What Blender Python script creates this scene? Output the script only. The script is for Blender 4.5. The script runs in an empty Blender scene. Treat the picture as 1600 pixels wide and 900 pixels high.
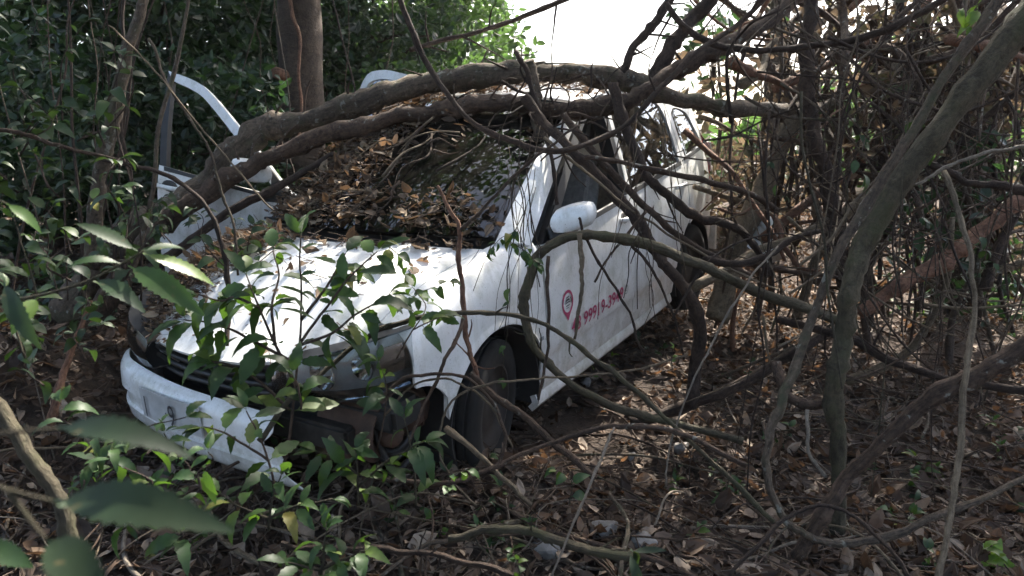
import bpy, bmesh, math, random
import numpy as np
from mathutils import Vector, Matrix

random.seed(11)
rng = np.random.default_rng(11)
R = math.radians
scene = bpy.context.scene
C = scene.collection

# ---------------------------------------------------------------- camera
FPX = 1209.0
PITCH = R(10.0)
CAM = Vector((0, 0, 1.5))
FW = Vector((0, math.cos(PITCH), -math.sin(PITCH)))
UP = Vector((0, math.sin(PITCH), math.cos(PITCH)))
RT = Vector((1, 0, 0))
cam = bpy.data.cameras.new('camera')
cam.sensor_width = 36.0
cam.lens = FPX / 1600.0 * 36.0
cam.clip_start = 0.02
cam.clip_end = 3000
cam.dof.use_dof = True
cam.dof.focus_distance = 3.6
cam.dof.aperture_fstop = 5.6
camo = bpy.data.objects.new('camera', cam)
C.objects.link(camo)
camo.location = CAM
camo.rotation_euler = (math.pi / 2 - PITCH, 0, 0)
scene.camera = camo

# ---------------------------------------------------------------- sky, sun, exposure
SUN_AZ, SUN_EL = R(30), R(52)          # azimuth clockwise from +Y (the view direction)
world = bpy.data.worlds.new('World')
scene.world = world
world.use_nodes = True
wn = world.node_tree.nodes
sky = wn.new('ShaderNodeTexSky')
sky.sky_type = 'NISHITA'
sky.sun_disc = False
sky.sun_elevation = SUN_EL
sky.sun_rotation = SUN_AZ
sky.air_density = 1.0
sky.dust_density = 5.0
wn['Background'].inputs['Strength'].default_value = 0.15
world.node_tree.links.new(sky.outputs[0], wn['Background'].inputs['Color'])
sl = bpy.data.lights.new('sun', 'SUN')
sl.energy = 5.0
sl.angle = R(0.5)
sl.color = (1.0, 0.94, 0.84)
slo = bpy.data.objects.new('sun', sl)
C.objects.link(slo)
sd = Vector((math.sin(SUN_AZ) * math.cos(SUN_EL), math.cos(SUN_AZ) * math.cos(SUN_EL), math.sin(SUN_EL)))
slo.rotation_euler = sd.to_track_quat('Z', 'Y').to_euler()
slo.location = (0, 0, 12)

scene.view_settings.view_transform = 'Standard'
scene.view_settings.look = 'None'
scene.view_settings.gamma = 1.0
scene.view_settings.exposure = 1.95
scene.render.engine = 'CYCLES'
cy = scene.cycles
cy.use_denoising = True
try:
    cy.denoiser = 'OPENIMAGEDENOISE'
except Exception:
    pass
cy.adaptive_threshold = 0.03
cy.use_light_tree = False
cy.max_bounces = 6
cy.diffuse_bounces = 2
cy.glossy_bounces = 3
cy.transmission_bounces = 4
cy.transparent_max_bounces = 6
cy.sample_clamp_indirect = 6.0
cy.caustics_reflective = False
cy.caustics_refractive = False


def at(px, py, d):
    """photo pixel + distance along the view axis -> place in the world"""
    return CAM + RT * ((px - 800) / FPX * d) + FW * d + UP * ((450 - py) / FPX * d)


# ---------------------------------------------------------------- tags and meshes
def tag(o, label=None, cat=None, group=None, kind=None):
    if label:
        o['label'] = label
    if cat:
        o['category'] = cat
    if group:
        o['group'] = group
    if kind:
        o['kind'] = kind
    return o


def link(name, data, parent=None, mw=None):
    o = bpy.data.objects.new(name, data)
    C.objects.link(o)
    if parent is not None:
        o.parent = parent
    if mw is not None:
        o.matrix_local = mw
    return o


def empty(name, loc=(0, 0, 0)):
    o = bpy.data.objects.new(name, None)
    o.empty_display_size = 0.1
    C.objects.link(o)
    o.location = loc
    return o


def mesh_np(name, V, Fq, mat, smooth=True, uv=None):
    """V (n,3), Fq (m,k) all faces of one size"""
    V = np.asarray(V, np.float32)
    Fq = np.asarray(Fq, np.int32)
    me = bpy.data.meshes.new(name)
    k = Fq.shape[1]
    me.vertices.add(len(V))
    me.vertices.foreach_set('co', V.ravel())
    me.loops.add(Fq.size)
    me.loops.foreach_set('vertex_index', Fq.ravel())
    me.polygons.add(len(Fq))
    me.polygons.foreach_set('loop_start', np.arange(len(Fq), dtype=np.int32) * k)
    me.polygons.foreach_set('loop_total', np.full(len(Fq), k, np.int32))
    me.polygons.foreach_set('use_smooth', np.full(len(Fq), smooth))
    if uv is not None:
        l = me.uv_layers.new(name='UVMap')
        l.data.foreach_set('uv', np.asarray(uv, np.float32)[Fq.ravel()].ravel())
    me.update(calc_edges=True)
    me.validate()
    if mat:
        me.materials.append(mat)
    return me


def mesh_bm(name, bm, mat, sharp=35):
    me = bpy.data.meshes.new(name)
    bmesh.ops.recalc_face_normals(bm, faces=bm.faces)
    for f in bm.faces:
        f.smooth = True
    bm.to_mesh(me)
    bm.free()
    me.set_sharp_from_angle(angle=R(sharp))
    if mat:
        me.materials.append(mat)
    return me


# ---------------------------------------------------------------- materials
MATS = {}


class NT:
    def __init__(s, name):
        s.m = bpy.data.materials.new(name)
        s.m.use_nodes = True
        s.t = s.m.node_tree
        s.n = s.t.nodes
        s.b = s.n['Principled BSDF']
        s.out = s.n['Material Output']
        MATS[name] = s.m

    def new(s, typ, **kw):
        n = s.n.new(typ)
        for k, v in kw.items():
            if hasattr(n, k):
                setattr(n, k, v)
            else:
                n.inputs[k].default_value = v
        return n

    def l(s, a, b):
        s.t.links.new(a, b)

    def noise(s, scale, detail=4, rough=0.6, vec=None, dist=0.0):
        n = s.n.new('ShaderNodeTexNoise')
        n.inputs['Scale'].default_value = scale
        n.inputs['Detail'].default_value = detail
        n.inputs['Roughness'].default_value = rough
        n.inputs['Distortion'].default_value = dist
        if vec is not None:
            s.l(vec, n.inputs['Vector'])
        return n

    def ramp(s, fac, stops):
        r = s.n.new('ShaderNodeValToRGB')
        e = r.color_ramp.elements
        while len(e) < len(stops):
            e.new(0.5)
        for el, (p, c) in zip(e, stops):
            el.position = p
            el.color = (*c, 1) if len(c) == 3 else c
        s.l(fac, r.inputs[0])
        return r

    def mix(s, fac, a, b, mode='MIX'):
        m = s.n.new('ShaderNodeMix')
        m.data_type = 'RGBA'
        m.blend_type = mode
        for sock, v in ((m.inputs[0], fac), (m.inputs[6], a), (m.inputs[7], b)):
            if isinstance(v, (int, float)):
                sock.default_value = v
            elif isinstance(v, tuple):
                sock.default_value = (*v, 1)
            else:
                s.l(v, sock)
        return m.outputs[2]

    def bump(s, h, strength=0.4, dist=0.01):
        b = s.n.new('ShaderNodeBump')
        b.inputs['Strength'].default_value = strength
        b.inputs['Distance'].default_value = dist
        s.l(h, b.inputs['Height'])
        s.l(b.outputs[0], s.b.inputs['Normal'])
        return b

    def obj(s):
        return s.n.new('ShaderNodeTexCoord').outputs['Object']


def simple(name, col, rough=0.6, metal=0.0, spec=0.5, var=0.25, scale=12, bump=0.0, coat=0.0):
    t = NT(name)
    n = t.noise(scale, 5, 0.65, t.obj())
    lo = tuple(c * (1 - var) for c in col)
    hi = tuple(min(1, c * (1 + var)) for c in col)
    r = t.ramp(n.outputs[0], [(0.3, lo), (0.7, hi)])
    t.l(r.outputs[0], t.b.inputs['Base Color'])
    t.b.inputs['Roughness'].default_value = rough
    t.b.inputs['Metallic'].default_value = metal
    t.b.inputs['Specular IOR Level'].default_value = spec
    t.b.inputs['Coat Weight'].default_value = coat
    if bump:
        t.bump(n.outputs[0], bump, 0.01)
    return t.m


def bark(name, dark, light, moss=None, rough=0.85, lichen=0.0, scale=1.0):
    t = NT(name)
    uv = t.n.new('ShaderNodeTexCoord').outputs['UV']
    mp = t.new('ShaderNodeMapping')
    mp.inputs['Scale'].default_value = (9 * scale, 16 * scale, 1)
    t.l(uv, mp.inputs[0])
    n1 = t.noise(1.0, 6, 0.7, mp.outputs[0], 0.6)
    ob = t.obj()
    n2 = t.noise(3.5, 4, 0.6, ob)
    n3 = t.noise(60, 4, 0.7, ob)
    fine = t.mix(0.45, n1.outputs['Color'], n3.outputs['Color'])
    base = t.ramp(fine, [(0.42, dark), (0.60, light)]).outputs[0]
    big = t.ramp(n2.outputs[0], [(0.3, (0.55, 0.55, 0.55)), (0.75, (1.35, 1.3, 1.25))]).outputs[0]
    col = t.mix(1.0, base, big, 'MULTIPLY')
    if moss:
        nm = t.noise(7, 5, 0.7, ob)
        f = t.ramp(nm.outputs[0], [(0.50, (0, 0, 0)), (0.66, (1, 1, 1))]).outputs[0]
        col = t.mix(f, col, moss)
    if lichen:
        nl = t.noise(26, 3, 0.6, ob)
        f = t.ramp(nl.outputs[0], [(0.66 - lichen * .1, (0, 0, 0)), (0.70, (.7, .7, .7))]).outputs[0]
        col = t.mix(f, col, (0.26, 0.26, 0.22))
    t.l(col, t.b.inputs['Base Color'])
    t.b.inputs['Roughness'].default_value = rough
    t.b.inputs['Specular IOR Level'].default_value = 0.3
    hm = t.mix(0.35, n1.outputs['Color'], n3.outputs['Color'])
    t.bump(hm, 1.0, 0.022)
    return t.m


def leafmat(name, stops, rough=0.38, trans=0.35, tcol=(0.20, 0.34, 0.05), island=False, spec=0.45):
    t = NT(name)
    if island:
        rnd = t.n.new('ShaderNodeNewGeometry').outputs['Random Per Island']
    else:
        rnd = t.n.new('ShaderNodeObjectInfo').outputs['Random']
    base = t.ramp(rnd, stops).outputs[0]
    nz = t.noise(28, 4, 0.6, t.obj())
    f = t.ramp(nz.outputs[0], [(0.3, (0.7, 0.7, 0.7)), (0.75, (1.25, 1.25, 1.2))]).outputs[0]
    col = t.mix(1.0, base, f, 'MULTIPLY')
    if not island:
        uv = t.n.new('ShaderNodeTexCoord').outputs['UV']
        # side veins: fine stripes that slant off the midrib, and the paler midrib itself
        w = t.new('ShaderNodeTexWave', wave_type='BANDS', bands_direction='X')
        w.inputs['Scale'].default_value = 2.6
        w.inputs['Distortion'].default_value = 0.6
        t.l(uv, w.inputs['Vector'])
        fv = t.ramp(w.outputs['Fac'], [(0.0, (0.16, 0.16, 0.16)), (0.16, (0, 0, 0))]).outputs[0]
        vein = t.mix(1.0, col, (1.5, 1.5, 1.35), 'MULTIPLY')
        col = t.mix(fv, col, vein)
        t.bump(w.outputs['Fac'], 0.05, 0.002)
        ns = t.noise(55, 2, 0.5, t.obj())
        fs = t.ramp(ns.outputs[0], [(0.70, (0, 0, 0)), (0.74, (.6, .6, .6))]).outputs[0]
        col = t.mix(fs, col, (0.10, 0.075, 0.035))
    t.l(col, t.b.inputs['Base Color'])
    t.b.inputs['Roughness'].default_value = rough
    t.b.inputs['Specular IOR Level'].default_value = spec
    tr = t.n.new('ShaderNodeBsdfTranslucent')
    tc = t.mix(1.0, col, tuple(c * 4.5 for c in tcol), 'MULTIPLY')
    tc2 = t.mix(0.5, tc, tcol)
    t.l(tc2, tr.inputs['Color'])
    ms = t.n.new('ShaderNodeMixShader')
    ms.inputs[0].default_value = trans
    t.l(t.b.outputs[0], ms.inputs[1])
    t.l(tr.outputs[0], ms.inputs[2])
    t.l(ms.outputs[0], t.out.inputs['Surface'])
    return t.m


BARK_BROWN = bark('bark_brown', (0.026, 0.017, 0.012), (0.120, 0.080, 0.056), lichen=0.3)
BARK_GREY = bark('bark_grey', (0.034, 0.026, 0.019), (0.165, 0.125, 0.090), moss=(0.062, 0.060, 0.034), lichen=0.5)
BARK_DARK = bark('bark_dark', (0.015, 0.010, 0.008), (0.078, 0.052, 0.037))
BARK_MOSS = bark('bark_mossy', (0.035, 0.030, 0.018), (0.105, 0.088, 0.058), moss=(0.058, 0.056, 0.028))
BARK_TAN = bark('bark_tan', (0.09, 0.068, 0.045), (0.24, 0.19, 0.13))
BARK_PALE = bark('bark_pale', (0.12, 0.10, 0.08), (0.28, 0.24, 0.19))
BARK_RED = bark('bark_red', (0.08, 0.040, 0.025), (0.26, 0.14, 0.09))
TREE_BARK = bark('tree_bark', (0.028, 0.020, 0.015), (0.095, 0.070, 0.052), scale=0.7)

LEAF_MID = leafmat('leaf_midgreen', [(0.0, (0.014, 0.032, 0.012)), (0.5, (0.024, 0.054, 0.018)), (0.82, (0.042, 0.080, 0.022)), (0.95, (0.085, 0.12, 0.026)), (1.0, (0.15, 0.13, 0.03))], trans=0.32, tcol=(0.13, 0.24, 0.03), rough=0.5, spec=0.32)
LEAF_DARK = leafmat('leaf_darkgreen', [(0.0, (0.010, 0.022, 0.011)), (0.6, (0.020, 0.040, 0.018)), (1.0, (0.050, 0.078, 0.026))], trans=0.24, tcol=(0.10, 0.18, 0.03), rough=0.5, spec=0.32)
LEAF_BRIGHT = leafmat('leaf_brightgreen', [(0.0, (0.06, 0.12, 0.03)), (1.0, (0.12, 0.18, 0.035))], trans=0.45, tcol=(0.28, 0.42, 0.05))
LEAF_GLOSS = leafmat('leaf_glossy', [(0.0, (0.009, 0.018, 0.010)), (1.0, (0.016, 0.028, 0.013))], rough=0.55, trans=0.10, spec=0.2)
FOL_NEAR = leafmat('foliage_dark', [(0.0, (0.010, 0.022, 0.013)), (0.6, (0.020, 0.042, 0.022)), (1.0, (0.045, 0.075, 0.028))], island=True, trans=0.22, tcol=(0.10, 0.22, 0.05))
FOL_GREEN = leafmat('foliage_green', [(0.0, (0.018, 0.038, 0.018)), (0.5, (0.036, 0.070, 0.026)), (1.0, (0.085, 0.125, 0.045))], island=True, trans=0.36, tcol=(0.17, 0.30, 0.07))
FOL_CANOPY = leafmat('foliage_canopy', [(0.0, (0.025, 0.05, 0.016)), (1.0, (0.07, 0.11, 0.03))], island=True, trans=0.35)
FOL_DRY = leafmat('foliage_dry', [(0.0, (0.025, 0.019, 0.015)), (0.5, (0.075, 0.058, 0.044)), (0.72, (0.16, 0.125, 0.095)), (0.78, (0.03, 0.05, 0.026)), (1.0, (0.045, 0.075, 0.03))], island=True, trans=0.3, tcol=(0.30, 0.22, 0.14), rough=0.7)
DEAD_ISL = leafmat('dead_leaves', [(0.0, (0.020, 0.014, 0.011)), (0.45, (0.058, 0.039, 0.029)), (0.72, (0.115, 0.082, 0.062)), (0.86, (0.20, 0.155, 0.12)), (1.0, (0.33, 0.26, 0.20))], island=True, rough=0.75, trans=0.15, tcol=(0.35, 0.2, 0.1), spec=0.25)
DEAD_LEAF = leafmat('dead_leaf', [(0.0, (0.040, 0.025, 0.018)), (0.5, (0.090, 0.060, 0.043)), (0.85, (0.15, 0.10, 0.07)), (1.0, (0.25, 0.19, 0.14))], rough=0.7, trans=0.2, tcol=(0.4, 0.22, 0.1), spec=0.25)
DEBRIS = leafmat('debris_leaves', [(0.0, (0.030, 0.021, 0.015)), (0.4, (0.085, 0.060, 0.043)), (0.75, (0.17, 0.125, 0.09)), (1.0, (0.36, 0.29, 0.21))], island=True, rough=0.8, trans=0.15, tcol=(0.35, 0.22, 0.12), spec=0.2)
TWIG_LITTER = simple('litter_twigs', (0.085, 0.060, 0.044), 0.85, var=0.6, scale=3)
STONE = simple('stone_grey', (0.16, 0.15, 0.14), 0.9, var=0.45, scale=9, bump=0.6)
RUBBLE = simple('rubble_pale', (0.17, 0.155, 0.14), 0.9, var=0.35, scale=14, bump=0.6)


# ---------------------------------------------------------------- shape helpers
def catmull(P, n=6):
    P = np.asarray(P, float)
    if len(P) < 3:
        t = np.linspace(0, 1, n + 1)[:, None]
        return P[0] * (1 - t) + P[-1] * t
    A = np.vstack([2 * P[0] - P[1], P, 2 * P[-1] - P[-2]])
    out = []
    for i in range(1, len(A) - 2):
        p0, p1, p2, p3 = A[i - 1], A[i], A[i + 1], A[i + 2]
        for k in range(n):
            t = k / n
            out.append(0.5 * ((2 * p1) + (-p0 + p2) * t + (2 * p0 - 5 * p1 + 4 * p2 - p3) * t * t + (-p0 + 3 * p1 - 3 * p2 + p3) * t ** 3))
    out.append(A[-2])
    return np.array(out)


def tube_np(P, rad, sides=8, jit=0.08, seed=0, bumps=0.0):
    """P (n,3) centre line, rad (n,) radii -> V, quads, uv"""
    r_ = np.random.default_rng(seed)
    n = len(P)
    T = np.gradient(P, axis=0)
    T /= np.linalg.norm(T, axis=1)[:, None] + 1e-9
    ref = np.array([0, 0, 1.0]) if abs(T[0][2]) < 0.9 else np.array([1.0, 0, 0])
    N = np.cross(T[0], ref)
    N /= np.linalg.norm(N)
    V = []
    UVs = []
    L = np.concatenate([[0], np.cumsum(np.linalg.norm(np.diff(P, axis=0), axis=1))])
    ang = np.linspace(0, 2 * math.pi, sides, endpoint=False)
    ph = r_.uniform(0, 6.28, 4)
    for i in range(n):
        N = N - T[i] * N.dot(T[i])
        N /= np.linalg.norm(N) + 1e-9
        B = np.cross(T[i], N)
        rr = rad[i] * (1 + jit * r_.normal(0, 0.5, sides) + jit * np.sin(ang * 2 + ph[0] + L[i] * 9))
        if bumps and r_.random() < bumps:
            rr *= r_.uniform(1.1, 1.3)
        V.append(P[i] + np.outer(np.cos(ang) * rr, N) + np.outer(np.sin(ang) * rr, B))
        UVs.append(np.stack([ang / 6.283, np.full(sides, L[i])], 1))
    V = np.vstack(V)
    UVs = np.vstack(UVs)
    i, j = np.meshgrid(np.arange(n - 1), np.arange(sides), indexing='ij')
    a = i * sides + j
    b = i * sides + (j + 1) % sides
    Fq = np.stack([a, b, b + sides, a + sides], -1).reshape(-1, 4)
    # end caps, quads folded onto a centre point
    k = len(V)
    V = np.vstack([V, P[0], P[-1]])
    UVs = np.vstack([UVs, [0.5, 0], [0.5, L[-1]]])
    caps = []
    for q in range(0, sides, 2):
        caps.append([k, (q + 2) % sides, (q + 1) % sides, q])
        o = (n - 1) * sides
        caps.append([k + 1, o + q, o + (q + 1) % sides, o + (q + 2) % sides])
    return V, np.vstack([Fq, caps]), UVs


def tube_mesh(name, P, r0, r1, mat, sides=8, n=6, jit=0.07, seed=None, bumps=0.0, wob=0.0, flare=0.0):
    Q = catmull(P, n)
    seed = random.randrange(1 << 30) if seed is None else seed
    if wob:
        r_ = np.random.default_rng(seed + 1)
        w = r_.normal(0, wob, Q.shape)
        w = (w + np.roll(w, 1, 0) + np.roll(w, -1, 0)) / 3
        w[0] = 0
        Q = Q + w
    t = np.linspace(0, 1, len(Q))
    if isinstance(r0, (list, tuple)):
        rad = np.interp(t, np.linspace(0, 1, len(r0)), r0)
    else:
        rad = r0 * (1 - t) + r1 * t
    if flare:
        rad = rad * (1 + flare * np.exp(-t * 14))
    V, Fq, UVs = tube_np(Q, rad, sides, jit, seed, bumps)
    return mesh_np(name, V, Fq, mat, True, UVs)


def leaf_mesh(name, L, W, mat, n=7, fold=0.25, curl=0.4, serr=0.0, petiole=0.12, twist=0.0, tip=0.85):
    """one leaf along +X, midrib folded, tip drooping"""
    xs = np.linspace(0, 1, n)
    V = []
    UVs = []
    for i, t in enumerate(xs):
        w = W * 0.5 * (math.sin(math.pi * min(1, t ** tip)) ** 0.8 if 0 < t < 1 else 0.0)
        if serr and 0 < i < n - 1:
            w *= 1 + (serr if i % 2 else -serr)
        a = -curl * t * t
        x = petiole * L + L * t * math.cos(a * 0.6)
        z = L * t * math.sin(a)
        tw = twist * t
        for s in (-1, 0, 1):
            yy = s * w
            zz = abs(s) * w * fold
            V.append((x - (serr * 0.12 * L / n * 3 if s and serr and i % 2 else 0), yy * math.cos(tw) - zz * math.sin(tw), z + yy * math.sin(tw) + zz * math.cos(tw)))
            UVs.append((t * 3 - abs(s) * 0.55, 0.5 + 0.5 * s))
    Fq = []
    for i in range(n - 1):
        for s in (0, 1):
            a = i * 3 + s
            Fq.append((a, a + 3, a + 4, a + 1))
    k = len(V)
    pw = max(0.0012, W * 0.018)
    V += [(0, -pw, 0.0), (0, pw, 0.0), (petiole * L + 0.1 * L, pw, 0.0005), (petiole * L + 0.1 * L, -pw, 0.0005)]
    UVs += [(0, 0)] * 4
    Fq.append((k, k + 3, k + 2, k + 1))
    return mesh_np(name, V, Fq, mat, True, np.array(UVs))


def frame(loc, d, nrm, s=1.0, roll=0.0):
    """matrix with X along d and Z near nrm"""
    x = Vector(d).normalized()
    z = Vector(nrm)
    z = z - x * z.dot(x)
    if z.length < 1e-4:
        z = x.orthogonal()
    z.normalize()
    y = z.cross(x)
    m = Matrix(((x.x, y.x, z.x, 0), (x.y, y.y, z.y, 0), (x.z, y.z, z.z, 0), (0, 0, 0, 1)))
    return Matrix.Translation(loc) @ m @ Matrix.Rotation(roll, 4, 'X') @ Matrix.Scale(s, 4)


def leaves_np(Pc, size, width=0.5, up=0.5, seed=0, curl=0.25):
    """many folded leaves (6 verts, 2 quads each) at points Pc; up = how much they face upward"""
    r_ = np.random.default_rng(seed)
    n = len(Pc)
    d = r_.normal(size=(n, 3))
    d[:, 2] *= (1 - up * 0.7)
    d[:, 2] -= 0.25 * (1 - up)
    d /= np.linalg.norm(d, axis=1)[:, None]
    nn = r_.normal(size=(n, 3)) * (1.05 - up)
    nn[:, 2] += up
    nn -= d * (nn * d).sum(1)[:, None]
    nn /= np.linalg.norm(nn, axis=1)[:, None] + 1e-9
    s = np.cross(nn, d)
    L = (np.asarray(size) * r_.uniform(0.6, 1.35, n))[:, None]
    W = L * (width * r_.uniform(0.75, 1.2, n))[:, None] * 0.5
    c = (r_.uniform(-curl, curl, n))[:, None] * L
    f = (r_.uniform(0.1, 0.5, n))[:, None] * W
    V = np.empty((n, 8, 3))
    V[:, 0] = Pc
    V[:, 1] = Pc + d * L * 0.42
    V[:, 2] = Pc + d * L + nn * c
    V[:, 3] = Pc + d * L * 0.30 + s * W + nn * f
    V[:, 4] = Pc + d * L * 0.68 + s * W * .85 + nn * (f + c * .35)
    V[:, 5] = Pc + d * L * 0.30 - s * W + nn * f
    V[:, 6] = Pc + d * L * 0.68 - s * W * .85 + nn * (f + c * .35)
    V[:, 7] = Pc + d * L * 0.72 + nn * c * .4
    b = (np.arange(n) * 8)[:, None]
    # fan of quads: base-mid-side
    q = np.array([[0, 1, 7, 3], [3, 7, 2, 4], [0, 5, 7, 1], [5, 6, 2, 7]])
    Fq = (b[:, :, None] + q[None]).reshape(-1, 4)
    return V.reshape(-1, 3), Fq


def smooth(a, b, x):
    t = np.clip((x - a) / (b - a), 0, 1)
    return t * t * (3 - 2 * t)


# value noise for the ground
_g = np.random.default_rng(5).normal(size=(64, 64))


def vnoise(x, y):
    x = np.asarray(x, float)
    y = np.asarray(y, float)
    xi = np.floor(x).astype(int)
    yi = np.floor(y).astype(int)
    fx = x - xi
    fy = y - yi
    fx = fx * fx * (3 - 2 * fx)
    fy = fy * fy * (3 - 2 * fy)
    g = lambda a, b: _g[a % 64, b % 64]
    return (g(xi, yi) * (1 - fx) + g(xi + 1, yi) * fx) * (1 - fy) + (g(xi, yi + 1) * (1 - fx) + g(xi + 1, yi + 1) * fx) * fy


def H(x, y):
    """height of the forest floor"""
    x = np.asarray(x, float)
    y = np.asarray(y, float)
    yy = np.clip(y, 0, 9)
    z = -0.02 + np.where(yy > 2.3, 0.125 * (yy - 2.3), 0.0)
    z = z - 0.16 * smooth(0.9, 2.2, x) * smooth(3.0, 5.5, yy) * (1 - smooth(6.5, 9, yy))
    z = z + 0.55 * np.exp(-(((x + 2.35) / 0.55) ** 2 + ((y - 3.4) / 0.6) ** 2))       # earth bank beside the nose of the car
    z = z + 0.17 * np.exp(-(((x + 1.0) / 0.75) ** 2 + ((y - 2.75) / 0.40) ** 2)) + 0.20 * np.exp(-(((x + 0.12) / 0.55) ** 2 + ((y - 3.0) / 0.42) ** 2))
    amp = 1 - smooth(12, 30, np.hypot(x, y))
    z = z + amp * (0.05 * vnoise(x * 0.9 + 7, y * 0.9) + 0.022 * vnoise(x * 2.7, y * 2.7 + 3) + 0.010 * vnoise(x * 7, y * 7))
    return z

# ================================================================ GROUND
gm = NT('forest_floor')
_o = gm.obj()
_n1 = gm.noise(3.0, 6, 0.7, _o)
_n2 = gm.noise(38, 6, 0.75, _o)
_c1 = gm.ramp(_n2.outputs[0], [(0.25, (0.018, 0.012, 0.008)), (0.55, (0.060, 0.040, 0.027)), (0.8, (0.13, 0.088, 0.06))]).outputs[0]
_c2 = gm.ramp(_n1.outputs[0], [(0.3, (0.6, 0.6, 0.6)), (0.7, (1.25, 1.2, 1.15))]).outputs[0]
gm.l(gm.mix(1.0, _c1, _c2, 'MULTIPLY'), gm.b.inputs['Base Color'])
gm.b.inputs['Roughness'].default_value = 0.95
gm.bump(_n2.outputs[0], 0.9, 0.03)


def warp(n, lim, core):
    t = np.linspace(-1, 1, n)
    return core * t + (lim - core) * np.sign(t) * np.abs(t) ** 7


gx = warp(261, 900, 9)
gy = warp(261, 900, 9) + 4
GX, GY = np.meshgrid(gx, gy, indexing='ij')
GV = np.stack([GX, GY, H(GX, GY)], -1).reshape(-1, 3)
ii, jj = np.meshgrid(np.arange(260), np.arange(260), indexing='ij')
ga = ii * 261 + jj
GF = np.stack([ga, ga + 261, ga + 262, ga + 1], -1).reshape(-1, 4)
ground = link('ground', mesh_np('ground', GV, GF, gm.m))
tag(ground, 'dark forest floor of soil under dead leaves and twigs', kind='structure')

# ================================================================ CAR
paint = NT('white_paint')
_o = paint.obj()
_a = paint.noise(2.2, 5, 0.65, _o)
_b = paint.noise(45, 5, 0.7, _o)
_d = paint.noise(150, 3, 0.6, _o)
_mp = paint.new('ShaderNodeMapping')
_mp.inputs['Scale'].default_value = (22, 22, 2.2)
paint.l(_o, _mp.inputs[0])
_st = paint.noise(1.0, 4, 0.6, _mp.outputs[0])
_base = paint.ramp(_a.outputs[0], [(0.35, (0.80, 0.80, 0.79)), (0.75, (0.70, 0.69, 0.66))]).outputs[0]
_f1 = paint.ramp(_b.outputs[0], [(0.60, (0, 0, 0)), (0.78, (0.38, 0.38, 0.38))]).outputs[0]
_base = paint.mix(_f1, _base, (0.36, 0.31, 0.24))
_f3 = paint.ramp(_st.outputs[0], [(0.52, (0, 0, 0)), (0.76, (0.45, 0.45, 0.45))]).outputs[0]
_base = paint.mix(_f3, _base, (0.42, 0.38, 0.31))
_sp = paint.n.new('ShaderNodeSeparateXYZ')
paint.l(_o, _sp.inputs[0])
_zr = paint.ramp(_sp.outputs[2], [(0.15, (1, 1, 1)), (0.55, (0, 0, 0))]).outputs[0]
_g4 = paint.noise(9, 6, 0.75, _o)
_zf = paint.mix(1.0, _zr, paint.ramp(_g4.outputs[0], [(0.35, (0.1, 0.1, 0.1)), (0.7, (0.75, 0.75, 0.75))]).outputs[0], 'MULTIPLY')
_base = paint.mix(_zf, _base, (0.30, 0.235, 0.17))
_g5 = paint.noise(4.5, 7, 0.8, _o)
_base = paint.mix(paint.ramp(_g5.outputs[0], [(0.48, (0, 0, 0)), (0.72, (0.7, 0.7, 0.7))]).outputs[0], _base, (0.36, 0.37, 0.28))
_f2 = paint.ramp(_d.outputs[0], [(0.665, (0, 0, 0)), (0.70, (0.8, 0.8, 0.8))]).outputs[0]
_base = paint.mix(_f2, _base, (0.12, 0.085, 0.055))
paint.l(_base, paint.b.inputs['Base Color'])
paint.l(paint.ramp(_b.outputs[0], [(0.3, (0.22, 0.22, 0.22)), (0.75, (0.5, 0.5, 0.5))]).outputs[0], paint.b.inputs['Roughness'])
paint.b.inputs['Coat Weight'].default_value = 0.55
paint.b.inputs['Coat Roughness'].default_value = 0.10
_bw = paint.noise(5, 2, 0.4, _o)
paint.bump(_bw.outputs[0], 0.08, 0.02)
PAINT = paint.m
BLACK = simple('black_plastic', (0.018, 0.018, 0.018), 0.55, var=0.4)
RUBBER = simple('rubber', (0.010, 0.009, 0.008), 0.95, var=0.5, scale=20, bump=0.2)
DARKMETAL = simple('dark_steel', (0.06, 0.055, 0.05), 0.55, metal=0.7, var=0.5)
RUSTDARK = simple('dark_rust', (0.025, 0.018, 0.014), 0.8, var=0.5)
RUST = simple('rusty_steel', (0.060, 0.032, 0.020), 0.8, var=0.6, scale=14, bump=0.3)
CHROME = simple('chrome', (0.72, 0.73, 0.74), 0.12, metal=1.0, var=0.05)
FABRIC = simple('seat_fabric', (0.20, 0.195, 0.185), 0.95, var=0.35, scale=30, bump=0.2)
DASH = simple('dashboard', (0.028, 0.028, 0.030), 0.6, var=0.3)
CRIMSON = simple('crimson_film', (0.36, 0.045, 0.11), 0.55, var=0.35, scale=60)
CHARCOAL = simple('charcoal_film', (0.03, 0.03, 0.035), 0.4, var=0.15)
GREYFILM = simple('grey_film', (0.22, 0.22, 0.23), 0.4, var=0.1)
PLATE = simple('plate_grey', (0.42, 0.42, 0.41), 0.5, var=0.2)
AMBER = simple('amber_plastic', (0.55, 0.20, 0.03), 0.2, var=0.1)
LAMPGREY = simple('lamp_housing', (0.55, 0.56, 0.58), 0.35, var=0.35, scale=8)
RAG = simple('pale_rag', (0.48, 0.56, 0.54), 0.9, var=0.3, scale=20)
TAIL = simple('red_lens', (0.35, 0.012, 0.012), 0.15, var=0.1, coat=0.5)


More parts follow.
